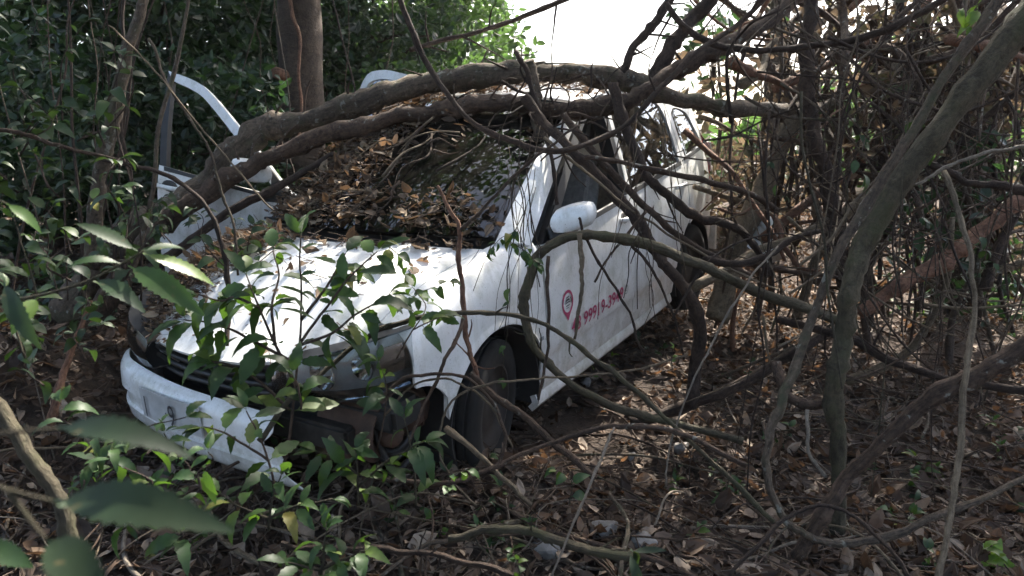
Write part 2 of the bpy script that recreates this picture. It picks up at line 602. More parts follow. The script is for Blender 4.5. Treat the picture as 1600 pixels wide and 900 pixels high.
def glass(name, tint, rough=0.02, dust=0.18, ior=1.9):
    t = NT(name)
    t.n.remove(t.b)
    tr = t.n.new('ShaderNodeBsdfTransparent')
    tr.inputs[0].default_value = (*tint, 1)
    gl = t.n.new('ShaderNodeBsdfGlossy')
    gl.inputs['Roughness'].default_value = rough
    gl.inputs['Color'].default_value = (0.9, 0.95, 1, 1)
    fr = t.n.new('ShaderNodeFresnel')
    fr.inputs[0].default_value = ior
    ms = t.n.new('ShaderNodeMixShader')
    t.l(fr.outputs[0], ms.inputs[0])
    t.l(tr.outputs[0], ms.inputs[1])
    t.l(gl.outputs[0], ms.inputs[2])
    df = t.n.new('ShaderNodeBsdfDiffuse')
    df.inputs[0].default_value = (0.20, 0.18, 0.15, 1)
    nz = t.noise(16, 6, 0.75, t.obj())
    f = t.ramp(nz.outputs[0], [(0.42, (0.02, 0.02, 0.02)), (0.8, (dust * 2, dust * 2, dust * 2))])
    m2 = t.n.new('ShaderNodeMixShader')
    t.l(f.outputs[0], m2.inputs[0])
    t.l(ms.outputs[0], m2.inputs[1])
    t.l(df.outputs[0], m2.inputs[2])
    t.l(m2.outputs[0], t.out.inputs['Surface'])
    return t.m


GLASS = glass('windscreen_glass', (0.07, 0.08, 0.09), ior=1.5, dust=.05)
GLASS_SIDE = glass('side_glass', (0.25, 0.30, 0.28), dust=0.12, ior=3.0)
LENS = glass('headlamp_lens', (0.85, 0.87, 0.88), 0.05, 0.02, 1.5)

pa, pb, pc = -2.13989011, 0.26405409, -0.10279032
Rc = Matrix.Rotation(pa, 3, 'Z') @ Matrix.Rotation(pb, 3, 'Y') @ Matrix.Rotation(pc, 3, 'X')
CW = Matrix((RT, FW, UP)).transposed()
RWm = CW @ Rc
tcar = CAM + CW @ Vector((-0.73058235, 3.68767674, -0.69837455))
CARM = Matrix.Translation(tcar) @ RWm.to_4x4()
car = empty('car')
car.matrix_world = CARM
tag(car, 'white hatchback car wrecked and abandoned under fallen branches', 'car')


def carp(x, y, z):
    return CARM @ Vector((x, y, z))


itp = lambda x, tab: float(np.interp(x, [a for a, b in tab], [b for a, b in tab]))
WX = [(-3.22, .60), (-3.12, .70), (-2.9, .775), (-2.5, .808), (-1.5, .82), (-.3, .815), (.2, .80), (.45, .765), (.6, .705), (.78, .60)]
PZ = [(.14, .915), (.20, .955), (.27, .972), (.355, .978), (.37, .992), (.45, 1.0), (.62, 1.0), (.78, .992), (.90, .972), (.97, .945), (1.10, .885), (1.25, .805), (1.38, .735), (1.45, .66)]


def side(x, z):
    return itp(x, WX) * itp(z, PZ)


BELT = [(-3.15, 1.03), (-2.3, .99), (-1.4, .945), (-.45, .885), (-.2, .87)]
RAIL = [(-3.0, 1.22), (-2.85, 1.30), (-2.6, 1.35), (-2.2, 1.385), (-1.6, 1.40), (-1.2, 1.38), (-1.05, 1.355), (-.24, .95)]
belt = lambda x: itp(x, BELT)
rail = lambda x: itp(x, RAIL)


def grid(name, fn, us, vs, mat, parent, thick=0.0, mw=None, sharp=35):
    """surface fn(u,v) over lists of parameters, thickened inward"""
    bm = bmesh.new()
    vv = [[bm.verts.new(fn(u, v)) for v in vs] for u in us]
    for i in range(len(us) - 1):
        for j in range(len(vs) - 1):
            try:
                bm.faces.new((vv[i][j], vv[i + 1][j], vv[i + 1][j + 1], vv[i][j + 1]))
            except ValueError:
                pass
    bmesh.ops.remove_doubles(bm, verts=bm.verts, dist=1e-5)
    if thick:
        bmesh.ops.recalc_face_normals(bm, faces=bm.faces)
        bmesh.ops.solidify(bm, geom=bm.faces, thickness=thick)
    return link(name, mesh_bm(name, bm, mat, sharp), parent, mw)


lin = lambda a, b, n: list(np.linspace(a, b, n))


def box(name, c, s, mat, parent, bev=0.01, rot=None):
    bm = bmesh.new()
    bmesh.ops.create_cube(bm, size=1)
    for v in bm.verts:
        v.co = Vector((v.co.x * s[0], v.co.y * s[1], v.co.z * s[2]))
    if bev:
        bmesh.ops.bevel(bm, geom=bm.edges, offset=bev, segments=2, affect='EDGES')
    m = Matrix.Translation(c)
    if rot is not None:
        m = m @ rot
    bmesh.ops.transform(bm, matrix=m, verts=bm.verts)
    return link(name, mesh_bm(name, bm, mat), parent)


def arch_z(x, xc, zc, r):
    d = r * r - (x - xc) ** 2
    return zc + math.sqrt(d) if d > 0 else -1


AR, AZ, AXC = 0.355, 0.275, -0.045
REARX = -2.50


def fender_bottom(x):
    z = max(0.20, arch_z(x, AXC, AZ, AR))
    if x > 0.30:
        z = max(z, arch_z(x, 0.455, 0.39, 0.165), 0.40 if x > .33 else 0)
    return z


def hoodline(x):      # edge between bonnet and fender
    return itp(x, [(-.42, .685), (-.2, .68), (.2, .655), (.45, .63), (.62, .60)]), itp(x, [(-.42, .935), (-.2, .925), (.0, .905), (.2, .875), (.35, .835), (.45, .79), (.55, .735), (.62, .70)])


def fender(s, name):
    angs = [AXC + AR * math.cos(a) for a in np.linspace(0.0, math.pi, 25)]
    xs = sorted(set([round(v, 4) for v in angs] + [-.415, -.408] + lin(.31, .455, 8)))

    def fn(x, t):
        yh, zh = hoodline(x)
        zb = fender_bottom(x)
        zs = max(zb + .03, zh - .16)
        if t <= .7:
            z = zb + (zs - zb) * t / .7
            y = side(x, z)
            if z - zb < .02 and zb > .22:
                y += .006
            return (x, s * y, z)
        k = (t - .7) / .3
        w = side(x, zs)
        y = (1 - k) ** 2 * w + 2 * k * (1 - k) * (w - .005) + k * k * yh
        z = (1 - k) ** 2 * zs + 2 * k * (1 - k) * (zh - .015) + k * k * zh
        return (x, s * y, z)
    return grid(name, fn, xs, [0, .02, .06] + lin(.14, .7, 10) + lin(.75, 1, 7), PAINT, car, .012)


fender(1, 'fender')
fender(-1, 'fender')

# bonnet
def hoodf(v, u):
    y_ = u
    xb = .06 - .22 * abs(u) ** 2.0
    xf = .765 - .16 * abs(u) ** 2.2
    x = xb + (xf - xb) * v
    yh, zh = hoodline(min(x, .62))
    y = u * (yh - .004)
    if x > .62:
        zh = .70 - (x - .62) * .35
    crown = .055 * (1 - abs(u) ** 2.2)
    crease = .010 * math.exp(-((abs(u) - .58) / .10) ** 2)
    return (x, y, zh + crown * (1 - .25 * v) + crease - .02 * smooth(.88, 1, v))


grid('bonnet', hoodf, lin(0, .9, 16) + [.94, .97, 1], lin(-1, 1, 31), PAINT, car, .014)

# cowl and scuttle under the windscreen
grid('cowl_panel', lambda v, u: (.06 - .22 * abs(u) ** 2 - .008 - .16 * v, u * .68, .925 + .04 * (1 - u * u) - .012 - .03 * math.sin(v * 3.14)), lin(0, 1, 5), lin(-1, 1, 15), BLACK, car, .01)
for q in (.1, -.35):
    m = tube_mesh('wiper', [(-.10, q + .25, .965), (-.12, q, .985), (-.15, q - .28, .975)], .008, .006, BLACK, 6, 4, .02)
    link('wiper', m, car)


# windscreen
def ws(v, u):
    xb = -.02 - .22 * u * u
    xt = -.98 - .08 * u * u
    yb, yt = .69 * u, .605 * u
    zb = .985 - .035 * u * u
    zt = 1.405 - .05 * u * u
    b = math.sin(v * math.pi) * .035
    return (xb + (xt - xb) * v + b * .5, yb + (yt - yb) * v, zb + (zt - zb) * v + b)


grid('windscreen', ws, lin(0, 1, 13), lin(-1, 1, 21), GLASS, car, .006)
grid('windscreen_seal', lambda v, u: tuple(Vector(ws(1, u)) + Vector((-.004 - .03 * v, 0, .006 + .006 * v))), [0, 1], lin(-1, 1, 15), BLACK, car, .006)


# A pillars
def pillar(s):
    def fn(v, k):
        a = Vector(ws(v, 1.0))
        x = -.38 + (-1.14 + .38) * v
        z = .915 + (1.335 - .915) * v + .02 * math.sin(v * 3.14)
        b = Vector((x, side(x, z), z))
        p = a.lerp(b, k) + Vector((0.012, .012, .014)) * math.sin(k * math.pi)
        return (p.x, s * p.y, p.z)
    grid('windscreen_pillar', fn, lin(-.03, 1.02, 14), lin(0.03, .97, 6), PAINT, car, .02)


pillar(1)
pillar(-1)


# roof
def roofy(x):
    return side(x, rail(x)) + .004


def rooff(v, u):
    x = -1.03 - .075 * u * u * (1 - v) - (2.87 - 1.03) * v
    z = itp(x, [(-2.9, 1.285), (-2.7, 1.335), (-2.2, 1.385), (-1.6, 1.40), (-1.03, 1.36)])
    return (x, u * roofy(x), z + .05 * (1 - abs(u) ** 2.6))


grid('roof', rooff, lin(0, 1, 20), lin(-1, 1, 21), PAINT, car, .014)


def strip(name, outer, inner, s, mat, parent, thick=.025, off=0.0, mw=None, n=6, org=(0, 0, 0)):
    """band on the body side between two (x,z) outlines"""
    o = catmull([(a, b, 0) for a, b in outer], n)
    i = catmull([(a, b, 0) for a, b in inner], n)
    o = np.array(o)
    i = np.array(i)

    def fn(k, t):
        p = o[k] * (1 - t) + i[k] * t
        return (p[0] - org[0], s * (side(p[0], p[1]) + off) - org[1], p[1] - org[2])
    return grid(name, fn, range(len(o)), [0, .35, .7, 1], mat, parent, thick, mw)


def window(name, poly_top, poly_bot, s, mat, parent, off=-.02, org=(0, 0, 0), mw=None):
    t_ = catmull([(a, b, 0) for a, b in poly_top], 5)
    b_ = catmull([(a, b, 0) for a, b in poly_bot], 5)

    def fn(k, t):
        p = b_[k] * (1 - t) + t_[k] * t
        return (p[0] - org[0], s * (side(p[0], p[1]) + off) - org[1], p[1] - org[2])
    return grid(name, fn, range(len(t_)), lin(0, 1, 8), mat, parent, .004, mw)


# ---- doors.  A door is built about its own hinge so that it can stand open
def front_door(s, swing, lift=0.0, tip=0.0):
    org = Vector((-.425, s * .80, 0))
    root_m = Matrix.Translation(org + Vector((0, 0, lift))) @ Matrix.Rotation(swing, 4, 'Z') @ Matrix.Rotation(tip, 4, 'Y')

    def fn(u, t):
        xf = -.425 - .015 * math.sin(t * 3.1)
        xr = -1.425
        x = xf + (xr - xf) * u
        z = .205 + (belt(x) - .205) * t
        return (x - org.x, s * side(x, z) - org.y, z)
    d = grid('front_door', fn, lin(0, 1, 16), [0, .05, .1, .2, .22, .25, .3, .4, .5, .6, .7, .8, .9, .96, 1], PAINT, car, .035, root_m)
    o3 = (org.x, org.y, 0)
    # window frame: up along the pillar, over the top and down the rear edge
    fr = [(-.46, .90), (-.75, 1.10), (-1.06, 1.29), (-1.2, 1.345), (-1.405, 1.375)]
    fi = [(-.56, .90), (-.80, 1.07), (-1.08, 1.25), (-1.2, 1.300), (-1.375, 1.335)]
    strip('window_frame', fr, fi, s, PAINT if s < 0 else BLACK, d, .03, -.004, None, 6, o3)
    strip('window_post', [(-1.425, .945), (-1.425, 1.15), (-1.408, 1.375)], [(-1.375, .945), (-1.375, 1.15), (-1.37, 1.34)], s, BLACK, d, .03, -.004, None, 4, o3)
    strip('window_seal', [(-.48, .892), (-.9, .917), (-1.38, .945)], [(-.48, .872), (-.9, .897), (-1.38, .925)], s, BLACK, d, .02, .008, None, 4, o3)
    # inner trim panel
    grid('trim_panel', lambda u, t: (-.50 - .85 * u - org.x, s * (side(-.5 - .85 * u, .28 + .58 * t) - .055) - org.y, .28 + .58 * t), lin(0, 1, 6), lin(0, 1, 6), DASH, d, .02)
    # handle
    hx, hz = -1.335, .835
    h = [(hx + .075, hz), (hx + .05, hz + .004), (hx - .05, hz + .006), (hx - .075, hz + .004)]
    hp = [(a - org.x, s * (side(a, b) + k) - org.y, b) for (a, b), k in zip(h, (.004, .03, .03, .004))]
    link('door_handle', tube_mesh('door_handle', hp, .014, .014, PAINT, 8, 4, .0), d)
    hub = bmesh.new()
    bmesh.ops.create_uvsphere(hub, u_segments=16, v_segments=8, radius=.055)
    for v in hub.verts:
        v.co = Vector((hx + v.co.x * 1.2 - org.x, s * (side(hx, hz) - .005) - org.y + v.co.y * .2, hz + v.co.z * .75))
    link('handle_recess', mesh_bm('handle_recess', hub, DARKMETAL), d)
    # mirror
    bm = bmesh.new()
    bmesh.ops.create_cube(bm, size=1)
    bmesh.ops.subdivide_edges(bm, edges=bm.edges, cuts=5, use_grid_fill=True)
    for v in bm.verts:
        p = v.co * 2
        n = Vector((p.x * (1 - .5 * p.y ** 2 * .45 - p.z ** 2 * .2), p.y * math.sqrt(1 - p.z ** 2 * .33) * (1 - .12 * max(0, p.x)), p.z * math.sqrt(1 - p.y ** 2 * .38) * (1 - .12 * max(0, p.x))))
        fr_ = -.075 if n.x < 0 else .075
        v.co = Vector((n.x * .052 - .02 * p.y * s * s, n.y * .088, n.z * .050 + (.012 * p.y)))
    mm = Matrix.Translation((-.52 - org.x - (.10 if s < 0 else 0), s * .905 - org.y, .985 + (.04 if s < 0 else 0)))
    if s < 0:
        mm = mm @ Matrix.Scale(-1, 4, (0, 1, 0))
    bm2 = bm.copy()
    bmesh.ops.transform(bm, matrix=mm, verts=bm.verts)
    mir = link('mirror', mesh_bm('mirror', bm, PAINT, 60), d)
    for v in bm2.verts:
        v.co = Vector((-.074 - .01 * (v.co.x > 0), v.co.y * .84, v.co.z * .80))
    bmesh.ops.transform(bm2, matrix=mm, verts=bm2.verts)
    bm2.free()
    # black foot of the mirror and the black corner of the window
    ft = [(-.50 - org.x, s * .80 - org.y, .905), (-.54 - org.x, s * .85 - org.y, .92), (-.56 - org.x, s * .91 - org.y, .925)]
    link('mirror_foot', tube_mesh('mirror_foot', ft, .045, .035, BLACK, 8, 4, .0), d)
    grid('mirror_corner', lambda u, t: (-.45 - .17 * u - org.x, s * (side(-.45 - .17 * u, .89 + .11 * t * u) + .002) - org.y, .888 + (.005 + .12 * u) * t), lin(0, 1, 5), lin(0, 1, 4), BLACK, d, .02)
    return d, org


fd, fdo = front_door(1, 0.0)
fdr, fdro = front_door(-1, R(98), .13, R(8))
fdr['label'] = 'front passenger door swung wide open'
fd['label'] = 'closed front door with red telephone number'


def rear_door(s, swing, lift=0.0, tip=0.0):
    org = Vector((-1.465, s * .815, 0))
    root_m = Matrix.Translation(org + Vector((0, 0, lift))) @ Matrix.Rotation(swing, 4, 'Z') @ Matrix.Rotation(tip, 4, 'Y')

    def xr(z):
        if z < .66:
            d = (AR + .03) ** 2 - (z - AZ) ** 2
            return REARX + math.sqrt(max(d, 0)) if z > AZ else REARX + AR + .03
        return -2.36

    def xrs(z):
        # eased rear edge
        return .25 * (xr(z - .04) + 2 * xr(z) + xr(z + .04))

    def fn(u, t):
        z = .205 + (.96 - .205) * t
        x = -1.432 + (xrs(z) + 1.432) * u
        if t > .8:
            z += (belt(x) - .96) * (t - .8) / .2
        return (x - org.x, s * side(x, z) - org.y, z)
    d = grid('rear_door', fn, lin(0, 1, 14), [0, .05, .1, .2, .22, .25, .3, .4, .5, .6, .7, .8, .9, .96, 1], PAINT, car, .035, root_m)
    o3 = (org.x, org.y, 0)
    strip('window_frame', [(-1.435, .95), (-1.43, 1.2), (-1.44, 1.37), (-1.55, 1.382), (-1.9, 1.385), (-2.2, 1.37), (-2.36, 1.29), (-2.37, .995)],
          [(-1.475, .95), (-1.475, 1.2), (-1.49, 1.325), (-1.58, 1.338), (-1.9, 1.34), (-2.17, 1.325), (-2.31, 1.25), (-2.32, .995)], s, PAINT, d, .03, -.004, None, 4, o3)
    window('window_glass', [(-1.47, 1.32), (-1.58, 1.342), (-1.9, 1.345), (-2.17, 1.33), (-2.32, 1.24)], [(-1.47, .94), (-1.7, .95), (-1.9, .96), (-2.1, .975), (-2.32, .985)], s, GLASS_SIDE, d, -.014, o3)
    strip('window_seal', [(-1.47, .958), (-1.9, .98), (-2.32, 1.0)], [(-1.47, .938), (-1.9, .96), (-2.32, .98)], s, BLACK, d, .02, .006, None, 4, o3)
    grid('trim_panel', lambda u, t: (-1.52 - .50 * u - org.x, s * (side(-1.52 - .5 * u, .3 + .6 * t) - .055) - org.y, .3 + .6 * t), lin(0, 1, 5), lin(0, 1, 5), DASH, d, .02)
    hx, hz = -2.2, .875
    h = [(hx + .075, hz), (hx + .05, hz + .004), (hx - .05, hz + .006), (hx - .075, hz + .004)]
    hp = [(a - org.x, s * (side(a, b) + k) - org.y, b) for (a, b), k in zip(h, (.004, .03, .03, .004))]
    link('door_handle', tube_mesh('door_handle', hp, .014, .014, PAINT, 8, 4, .0), d)
    return d


rear_door(1, 0)
rdr = rear_door(-1, R(75), .10, R(11))
rdr['label'] = 'rear passenger door swung open behind the roof'

# centre pillars, sills, quarter panels, rear
for s in (1, -1):
    strip('centre_pillar', [(-1.40, .22), (-1.40, .95), (-1.39, 1.37)], [(-1.48, .22), (-1.48, .95), (-1.47, 1.37)], s, BLACK, car, .04, -.045)
    strip('roof_rail', [(-1.05, 1.352), (-1.2, 1.385), (-1.6, 1.402), (-2.2, 1.39), (-2.6, 1.352), (-2.85, 1.302)], [(-1.10, 1.325), (-1.2, 1.350), (-1.6, 1.372), (-2.2, 1.36), (-2.6, 1.32), (-2.85, 1.27)], s, PAINT, car, .03, -.012)

    def sill(u, t):
        x = -.36 - 1.74 * u
        z = .20 - .085 * t
        return (x, s * (side(x, .205) - .006 + .012 * math.sin(t * 3.14) - .05 * max(0, t - .6)), z)
    grid('sill', sill, lin(0, 1, 14), lin(0, 1, 6), PAINT, car, .03)

    def quarter(u, t):
        xa = -2.372
        xs = [xa] + [REARX + (AR) * math.cos(a) for a in np.linspace(1.28, math.pi, 14)] + lin(-2.88, -3.16, 6)
        k = u
        x = xs[k]
        zb = max(.24, arch_z(x, REARX, AZ, AR))
        zt = belt(x) + .002
        z = zb + (zt - zb) * t
        return (x, s * side(x, z), z)
    grid('quarter_panel', quarter, range(21), [0, .03, .08] + lin(.15, 1, 12), PAINT, car, .02)
    # lower rear door step in front of the wheel arch
    strip('rear_pillar', [(-2.375, 1.0), (-2.378, 1.2), (-2.40, 1.30), (-2.55, 1.325), (-2.85, 1.28), (-2.99, 1.19), (-3.10, 1.03)],
          [(-2.43, 1.0), (-2.43, 1.2), (-2.46, 1.255), (-2.56, 1.262), (-2.74, 1.225), (-2.83, 1.13), (-2.90, 1.03)], s, PAINT, car, .025, -.002)
    strip('rear_corner', [(-2.99, 1.19), (-3.05, 1.11), (-3.10, 1.03)], [(-2.83, 1.14), (-2.87, 1.08), (-2.92, 1.03)], s, PAINT, car, .02, -.004)
    window('quarter_window', [(-2.41, 1.27), (-2.5, 1.275), (-2.62, 1.26), (-2.76, 1.21), (-2.87, 1.04)], [(-2.41, .99), (-2.5, .995), (-2.62, 1.0), (-2.76, 1.01), (-2.89, 1.02)], s, GLASS_SIDE, car, -.012)
    strip('window_seal', [(-2.40, 1.012), (-2.65, 1.024), (-2.92, 1.04)], [(-2.40, .994), (-2.65, 1.006), (-2.92, 1.02)], s, BLACK, car, .02, .006)
    # tail lamp on the corner
    def tail(u, t):
        x = -3.035 - .135 * u
        z = .74 + .34 * t
        zz = itp(x, WX)
        return (x + .02 * t, s * (zz * itp(z, PZ) + .008), z)
    grid('tail_lamp', tail, lin(0, 1, 7), lin(0, 1, 7), TAIL, car, .03)
    # inner wheel housings
    for xc in (AXC, REARX):
        def house(a, k):
            return (xc + .345 * math.cos(a), s * (.44 + .345 * k), AZ + .345 * math.sin(a))
        grid('wheel_housing', house, lin(-.35, math.pi + .35, 16), lin(0, 1, 3), BLACK, car, .008)
        bm = bmesh.new()
        vs = [bm.verts.new((xc + .37 * math.cos(a), s * .44, AZ + .37 * math.sin(a))) for a in lin(-.5, math.pi + .5, 18)]
        bm.faces.new(vs)
        link('wheel_housing', mesh_bm('wheel_housing', bm, BLACK), car)

# tailgate with its glass and the rear bumper
def gate(u, t):
    z = .50 + .53 * t
    y = u * .70
    return (-3.16 - .05 * (1 - u * u) + .03 * t * t, y, z)


grid('tailgate', gate, lin(-1, 1, 13), lin(0, 1, 8), PAINT, car, .02)
grid('rear_window', lambda u, t: (-3.13 - .05 * (1 - u * u) + .25 * t, u * (.66 - .08 * t), 1.03 + .24 * t), lin(-1, 1, 11), lin(0, 1, 5), GLASS_SIDE, car, .006)
grid('rear_bumper', lambda u, t: (-3.17 - .10 * (1 - abs(u) ** 3) + .0 * t, u * .74, .25 + .27 * t), lin(-1, 1, 17), lin(0, 1, 5), PAINT, car, .02)

# ---- underbody, bulkhead, engine bay
box('floor_pan', (-1.55, 0, .20), (3.0, 1.36, .06), BLACK, car, .01)
box('bulkhead', (-.34, 0, .56), (.06, 1.34, .66), BLACK, car, .01)
box('engine_block', (.10, -.02, .50), (.62, .80, .48), DARKMETAL, car, .03)
box('radiator', (.56, -.02, .50), (.07, 1.02, .36), BLACK, car, .01)
box('radiator_cover', (.50, -.02, .685), (.16, 1.10, .03), BLACK, car, .01)
box('crash_beam', (.64, .0, .40), (.06, 1.22, .10), DARKMETAL, car, .012)
box('headlamp_bracket', (.50, .56, .47), (.18, .40, .10), BLACK, car, .02)
for (x, y, z, r_, l_, a) in [(.50, .60, .36, .055, .22, 1.3), (.38, .64, .42, .075, .16, .7), (.56, .50, .30, .045, .28, 1.5), (.30, .58, .33, .06, .2, 2.2)]:
    d = Vector((math.cos(a), math.sin(a), .25)).normalized() * l_ * .5
    m = tube_mesh('engine_part', [tuple(Vector((x, y, z)) - d), (x, y, z + .01), tuple(Vector((x, y, z)) + d)], r_, r_ * .8, RUST, 10, 4, .06, bumps=.3)
    link('engine_part', m, car)
for q in range(4):
    P = [(.42 + .05 * q, .40 + .08 * q, .45), (.52, .50 + .06 * q, .36 - .04 * q), (.50 - .04 * q, .66, .30 - .02 * q), (.40, .70, .36)]
    link('hose', tube_mesh('hose', P, .012, .01, BLACK, 6, 5, .02, wob=.006), car)
grid('splash_shield', lambda a, k: (.48 + .15 * math.cos(a), .42 + .27 * k, .39 + .15 * math.sin(a)), lin(-.2, math.pi + .3, 12), lin(0, 1, 3), RUST, car, .006)

# ---- nose: grille, headlamps, bumper, plate
for k in range(4):
    z = .545 + .035 * k
    P = [(.66, -.42, z), (.715, -.2, z), (.725, 0, z), (.715, .2, z), (.67, .36, z)]
    link('grille_bar', tube_mesh('grille_bar', P, .011, .011, BLACK, 6, 5, .0), car)
grid('grille_backing', lambda u, t: (.70 - .08 * u * u - .03, u * .48, .50 + .19 * t), lin(-1, 1, 11), lin(0, 1, 3), BLACK, car, .01)


def headlamp(s):
    ang = lambda u: u
    def out(u, t, dx=0.0, inset=0.0):
        # u 0 inner end .. 1 outer rear corner
        y = .355 + .40 * (u ** .9)
        x = .735 - .03 * u - .27 * u ** 2.4
        zt = .695 + .085 * u ** 1.1
        zb = .556 + .0 * u + .055 * max(0, u - .78) ** 1.2 * 2
        zt = zt - .03 * max(0, .12 - u) / .12
        z = zb + inset + (zt - zb - 2 * inset) * t
        k = math.sin(t * 3.14) * .018
        return (x - dx + k, s * (y + k * .6 - dx * .5), z)
    root = grid('headlamp', lambda u, t: out(u, t, .085), lin(0, 1, 14), lin(0, 1, 6), LAMPGREY, car, .008)
    grid('lens', lambda u, t: out(u, t), lin(0, 1, 20), lin(0, 1, 8), LENS, root, .004)
    grid('rim', lambda u, t: tuple(Vector(out(u, 0, .0)).lerp(Vector(out(u, 0, .09)), t)), lin(0, 1, 14), [0, 1], BLACK, root, .006)
    grid('rim', lambda u, t: tuple(Vector(out(u, 1, .0)).lerp(Vector(out(u, 1, .09)), t)), lin(0, 1, 14), [0, 1], BLACK, root, .006)
    for (u0, r_) in ((.42, .060), (.70, .052)):
        c = Vector(out(u0, .5, .055))
        def bowl(a, k):
            return (c.x - .05 + .06 * k * k, c.y + r_ * k * math.cos(a), c.z + r_ * k * math.sin(a) * .92)
        grid('reflector', bowl, lin(0, 2 * math.pi, 21), lin(.05, 1, 6), CHROME, root, .003)
    grid('reflector', lambda u, t: out(.80 + .17 * u, .25 + .5 * t, .045), lin(0, 1, 5), lin(0, 1, 4), CHROME, root, .003)
    return root


headlamp(1)
headlamp(-1)


def bump_x(y):
    return .815 - .05 * (y / .5) ** 2 - .32 * max(0, abs(y) - .55) ** 1.5 * 3.0


def bumperf(k, t):
    ys = lin(-.80, .42, 34)
    y = ys[k]
    # torn end is ragged
    if k >= 31:
        y = ys[30] + (k - 30) / 3 * (.075 + .045 * math.sin(t * 5.2 + 1) + .02 * math.sin(t * 17))
    x = bump_x(y)
    yy = max(-.765, y)
    if y < -.70:
        x = bump_x(-.70) - (-.70 - y) * 3.2
    z = .275 + .28 * t
    prof = itp(t, [(0, -.045), (.12, -.012), (.34, .0), (.36, -.012), (.60, -.014), (.62, .006), (.85, .0), (.95, -.02), (1, -.05)])
    sag = -.012 - .065 * smooth(-.35, .45, y) + .012 * math.sin(y * 7)
    return (x + prof, yy, z + sag)


bp = grid('bumper', bumperf, range(34), lin(0, .34, 6) + [.36, .42, .5, .58, .62, .7, .78, .86, .92, .96, 1], PAINT, car, .006)
bp['label'] = 'broken bumper torn off beside the headlamp'
grid('number_plate', lambda u, t: (bump_x(.2 * u - .17) + .012 + .004, .20 * u - .17, .372 + .125 * t), lin(-1, 1, 5), lin(0, 1, 3), PLATE, car, .006)


def text_mesh(body, size, name, bold=0.0):
    cu = bpy.data.curves.new(name, 'FONT')
    cu.body = body
    cu.size = size
    cu.resolution_u = 3
    cu.offset = bold * size
    o = bpy.data.objects.new(name, cu)
    C.objects.link(o)
    dg = bpy.context.evaluated_depsgraph_get()
    me = bpy.data.meshes.new_from_object(o.evaluated_get(dg))
    C.objects.unlink(o)
    bpy.data.objects.remove(o)
    return me


def decal(name, me, fn, mat, parent):
    bm = bmesh.new()
    bm.from_mesh(me)
    bmesh.ops.triangulate(bm, faces=bm.faces)
    for v in bm.verts:
        v.co = Vector(fn(v.co.x, v.co.y))
    return link(name, mesh_bm(name, bm, mat), parent)


plate_fn = lambda a, b: (bump_x(a) + .0235, a, .385 + b)
for ch, y0 in (('I', -.335), ('·', -.185), ('9', -.160)):
    # seen from the front the writing runs from the car's right to its left
    me = text_mesh(ch, .11, 'plate_character')
    decal('plate_character', me, lambda a, b, y0=y0: plate_fn(y0 + a * .85, b * 1.15), CHARCOAL, car)

# lettering and emblem on the closed front door
def dfn(x0, z0, sx=1.0, sz=1.0, rise=0.0):
    def f(a, b):
        x = x0 - a * sx
        z = z0 + b * sz + rise * a
        return (x - fdo.x, side(x, z) + .0035 - fdo.y, z)
    return f


txt = text_mesh('48 99919-3949', .10, 'telephone_number', .012)
bm = bmesh.new()
bm.from_mesh(txt)
wtx = max(v.co.x for v in bm.verts)
bm.free()
decal('telephone_number', txt, dfn(-.655, .405, .60 / wtx, 1.0, .012), CRIMSON, fd)


def ring(r0, r1, n=36, pin=0.0):
    bm = bmesh.new()
    a_ = []
    for k in range(n):
        a = 2 * math.pi * k / n
        q = pin * math.exp(-((a - 1.5 * math.pi) / .30) ** 2)
        a_.append((bm.verts.new((r0 * math.cos(a), r0 * math.sin(a), 0)), bm.verts.new((r1 * math.cos(a), (r1 + q) * math.sin(a), 0))))
    for k in range(n):
        p, q = a_[k], a_[(k + 1) % n]
        bm.faces.new((p[0], p[1], q[1], q[0]))
    me = bpy.data.meshes.new('ring')
    bm.to_mesh(me)
    bm.free()
    return me


decal('emblem_ring', ring(.062, .080, pin=.035), dfn(-.622, .572, .68, .76), CRIMSON, fd)


def poly_me(ps):
    bm = bmesh.new()
    for p in ps:
        bm.faces.new([bm.verts.new((x, y, 0)) for x, y in p])
    me = bpy.data.meshes.new('marks')
    bm.to_mesh(me)
    bm.free()
    return me


decal('emblem_marks', poly_me([
    [(-.020, .040), (.018, .045), (.020, .036), (-.020, .030)],
    [(-.036, .008), (-.028, .020), (-.012, .027), (.012, .027), (.026, .020), (.030, .012), (.010, .014), (-.012, .012)],
    [(-.036, -.004), (-.034, .004), (.020, .008), (.034, .004), (.034, -.004), (.0, -.002)],
    [(-.026, -.018), (.026, -.016), (.026, -.023), (-.026, -.025)],
    [(-.022, -.034), (.014, -.032), (.014, -.037), (-.022, -.040)],
    [(.036, .025), (.048, .036), (.054, .014), (.050, -.016), (.042, -.014), (.044, .010)]]), dfn(-.622, .572, .70, .70), CHARCOAL, fd)
decal('message_mark', ring(.020, .026), dfn(-1.295, .452), GREYFILM, fd)
decal('message_mark', poly_me([[(-.010, .006), (-.004, .011), (.0, .004), (-.003, .0), (.003, -.005), (.009, -.002), (.009, -.009), (.001, -.010), (-.008, -.002)]]), dfn(-1.295, .452), GREYFILM, fd)
# slim badge on the fender
grid('fender_badge', lambda u, t: (-.335 - .05 * u, side(-.33, .47) + .004, .468 + .016 * t), [0, 1], [0, 1], GREYFILM, car, .004)


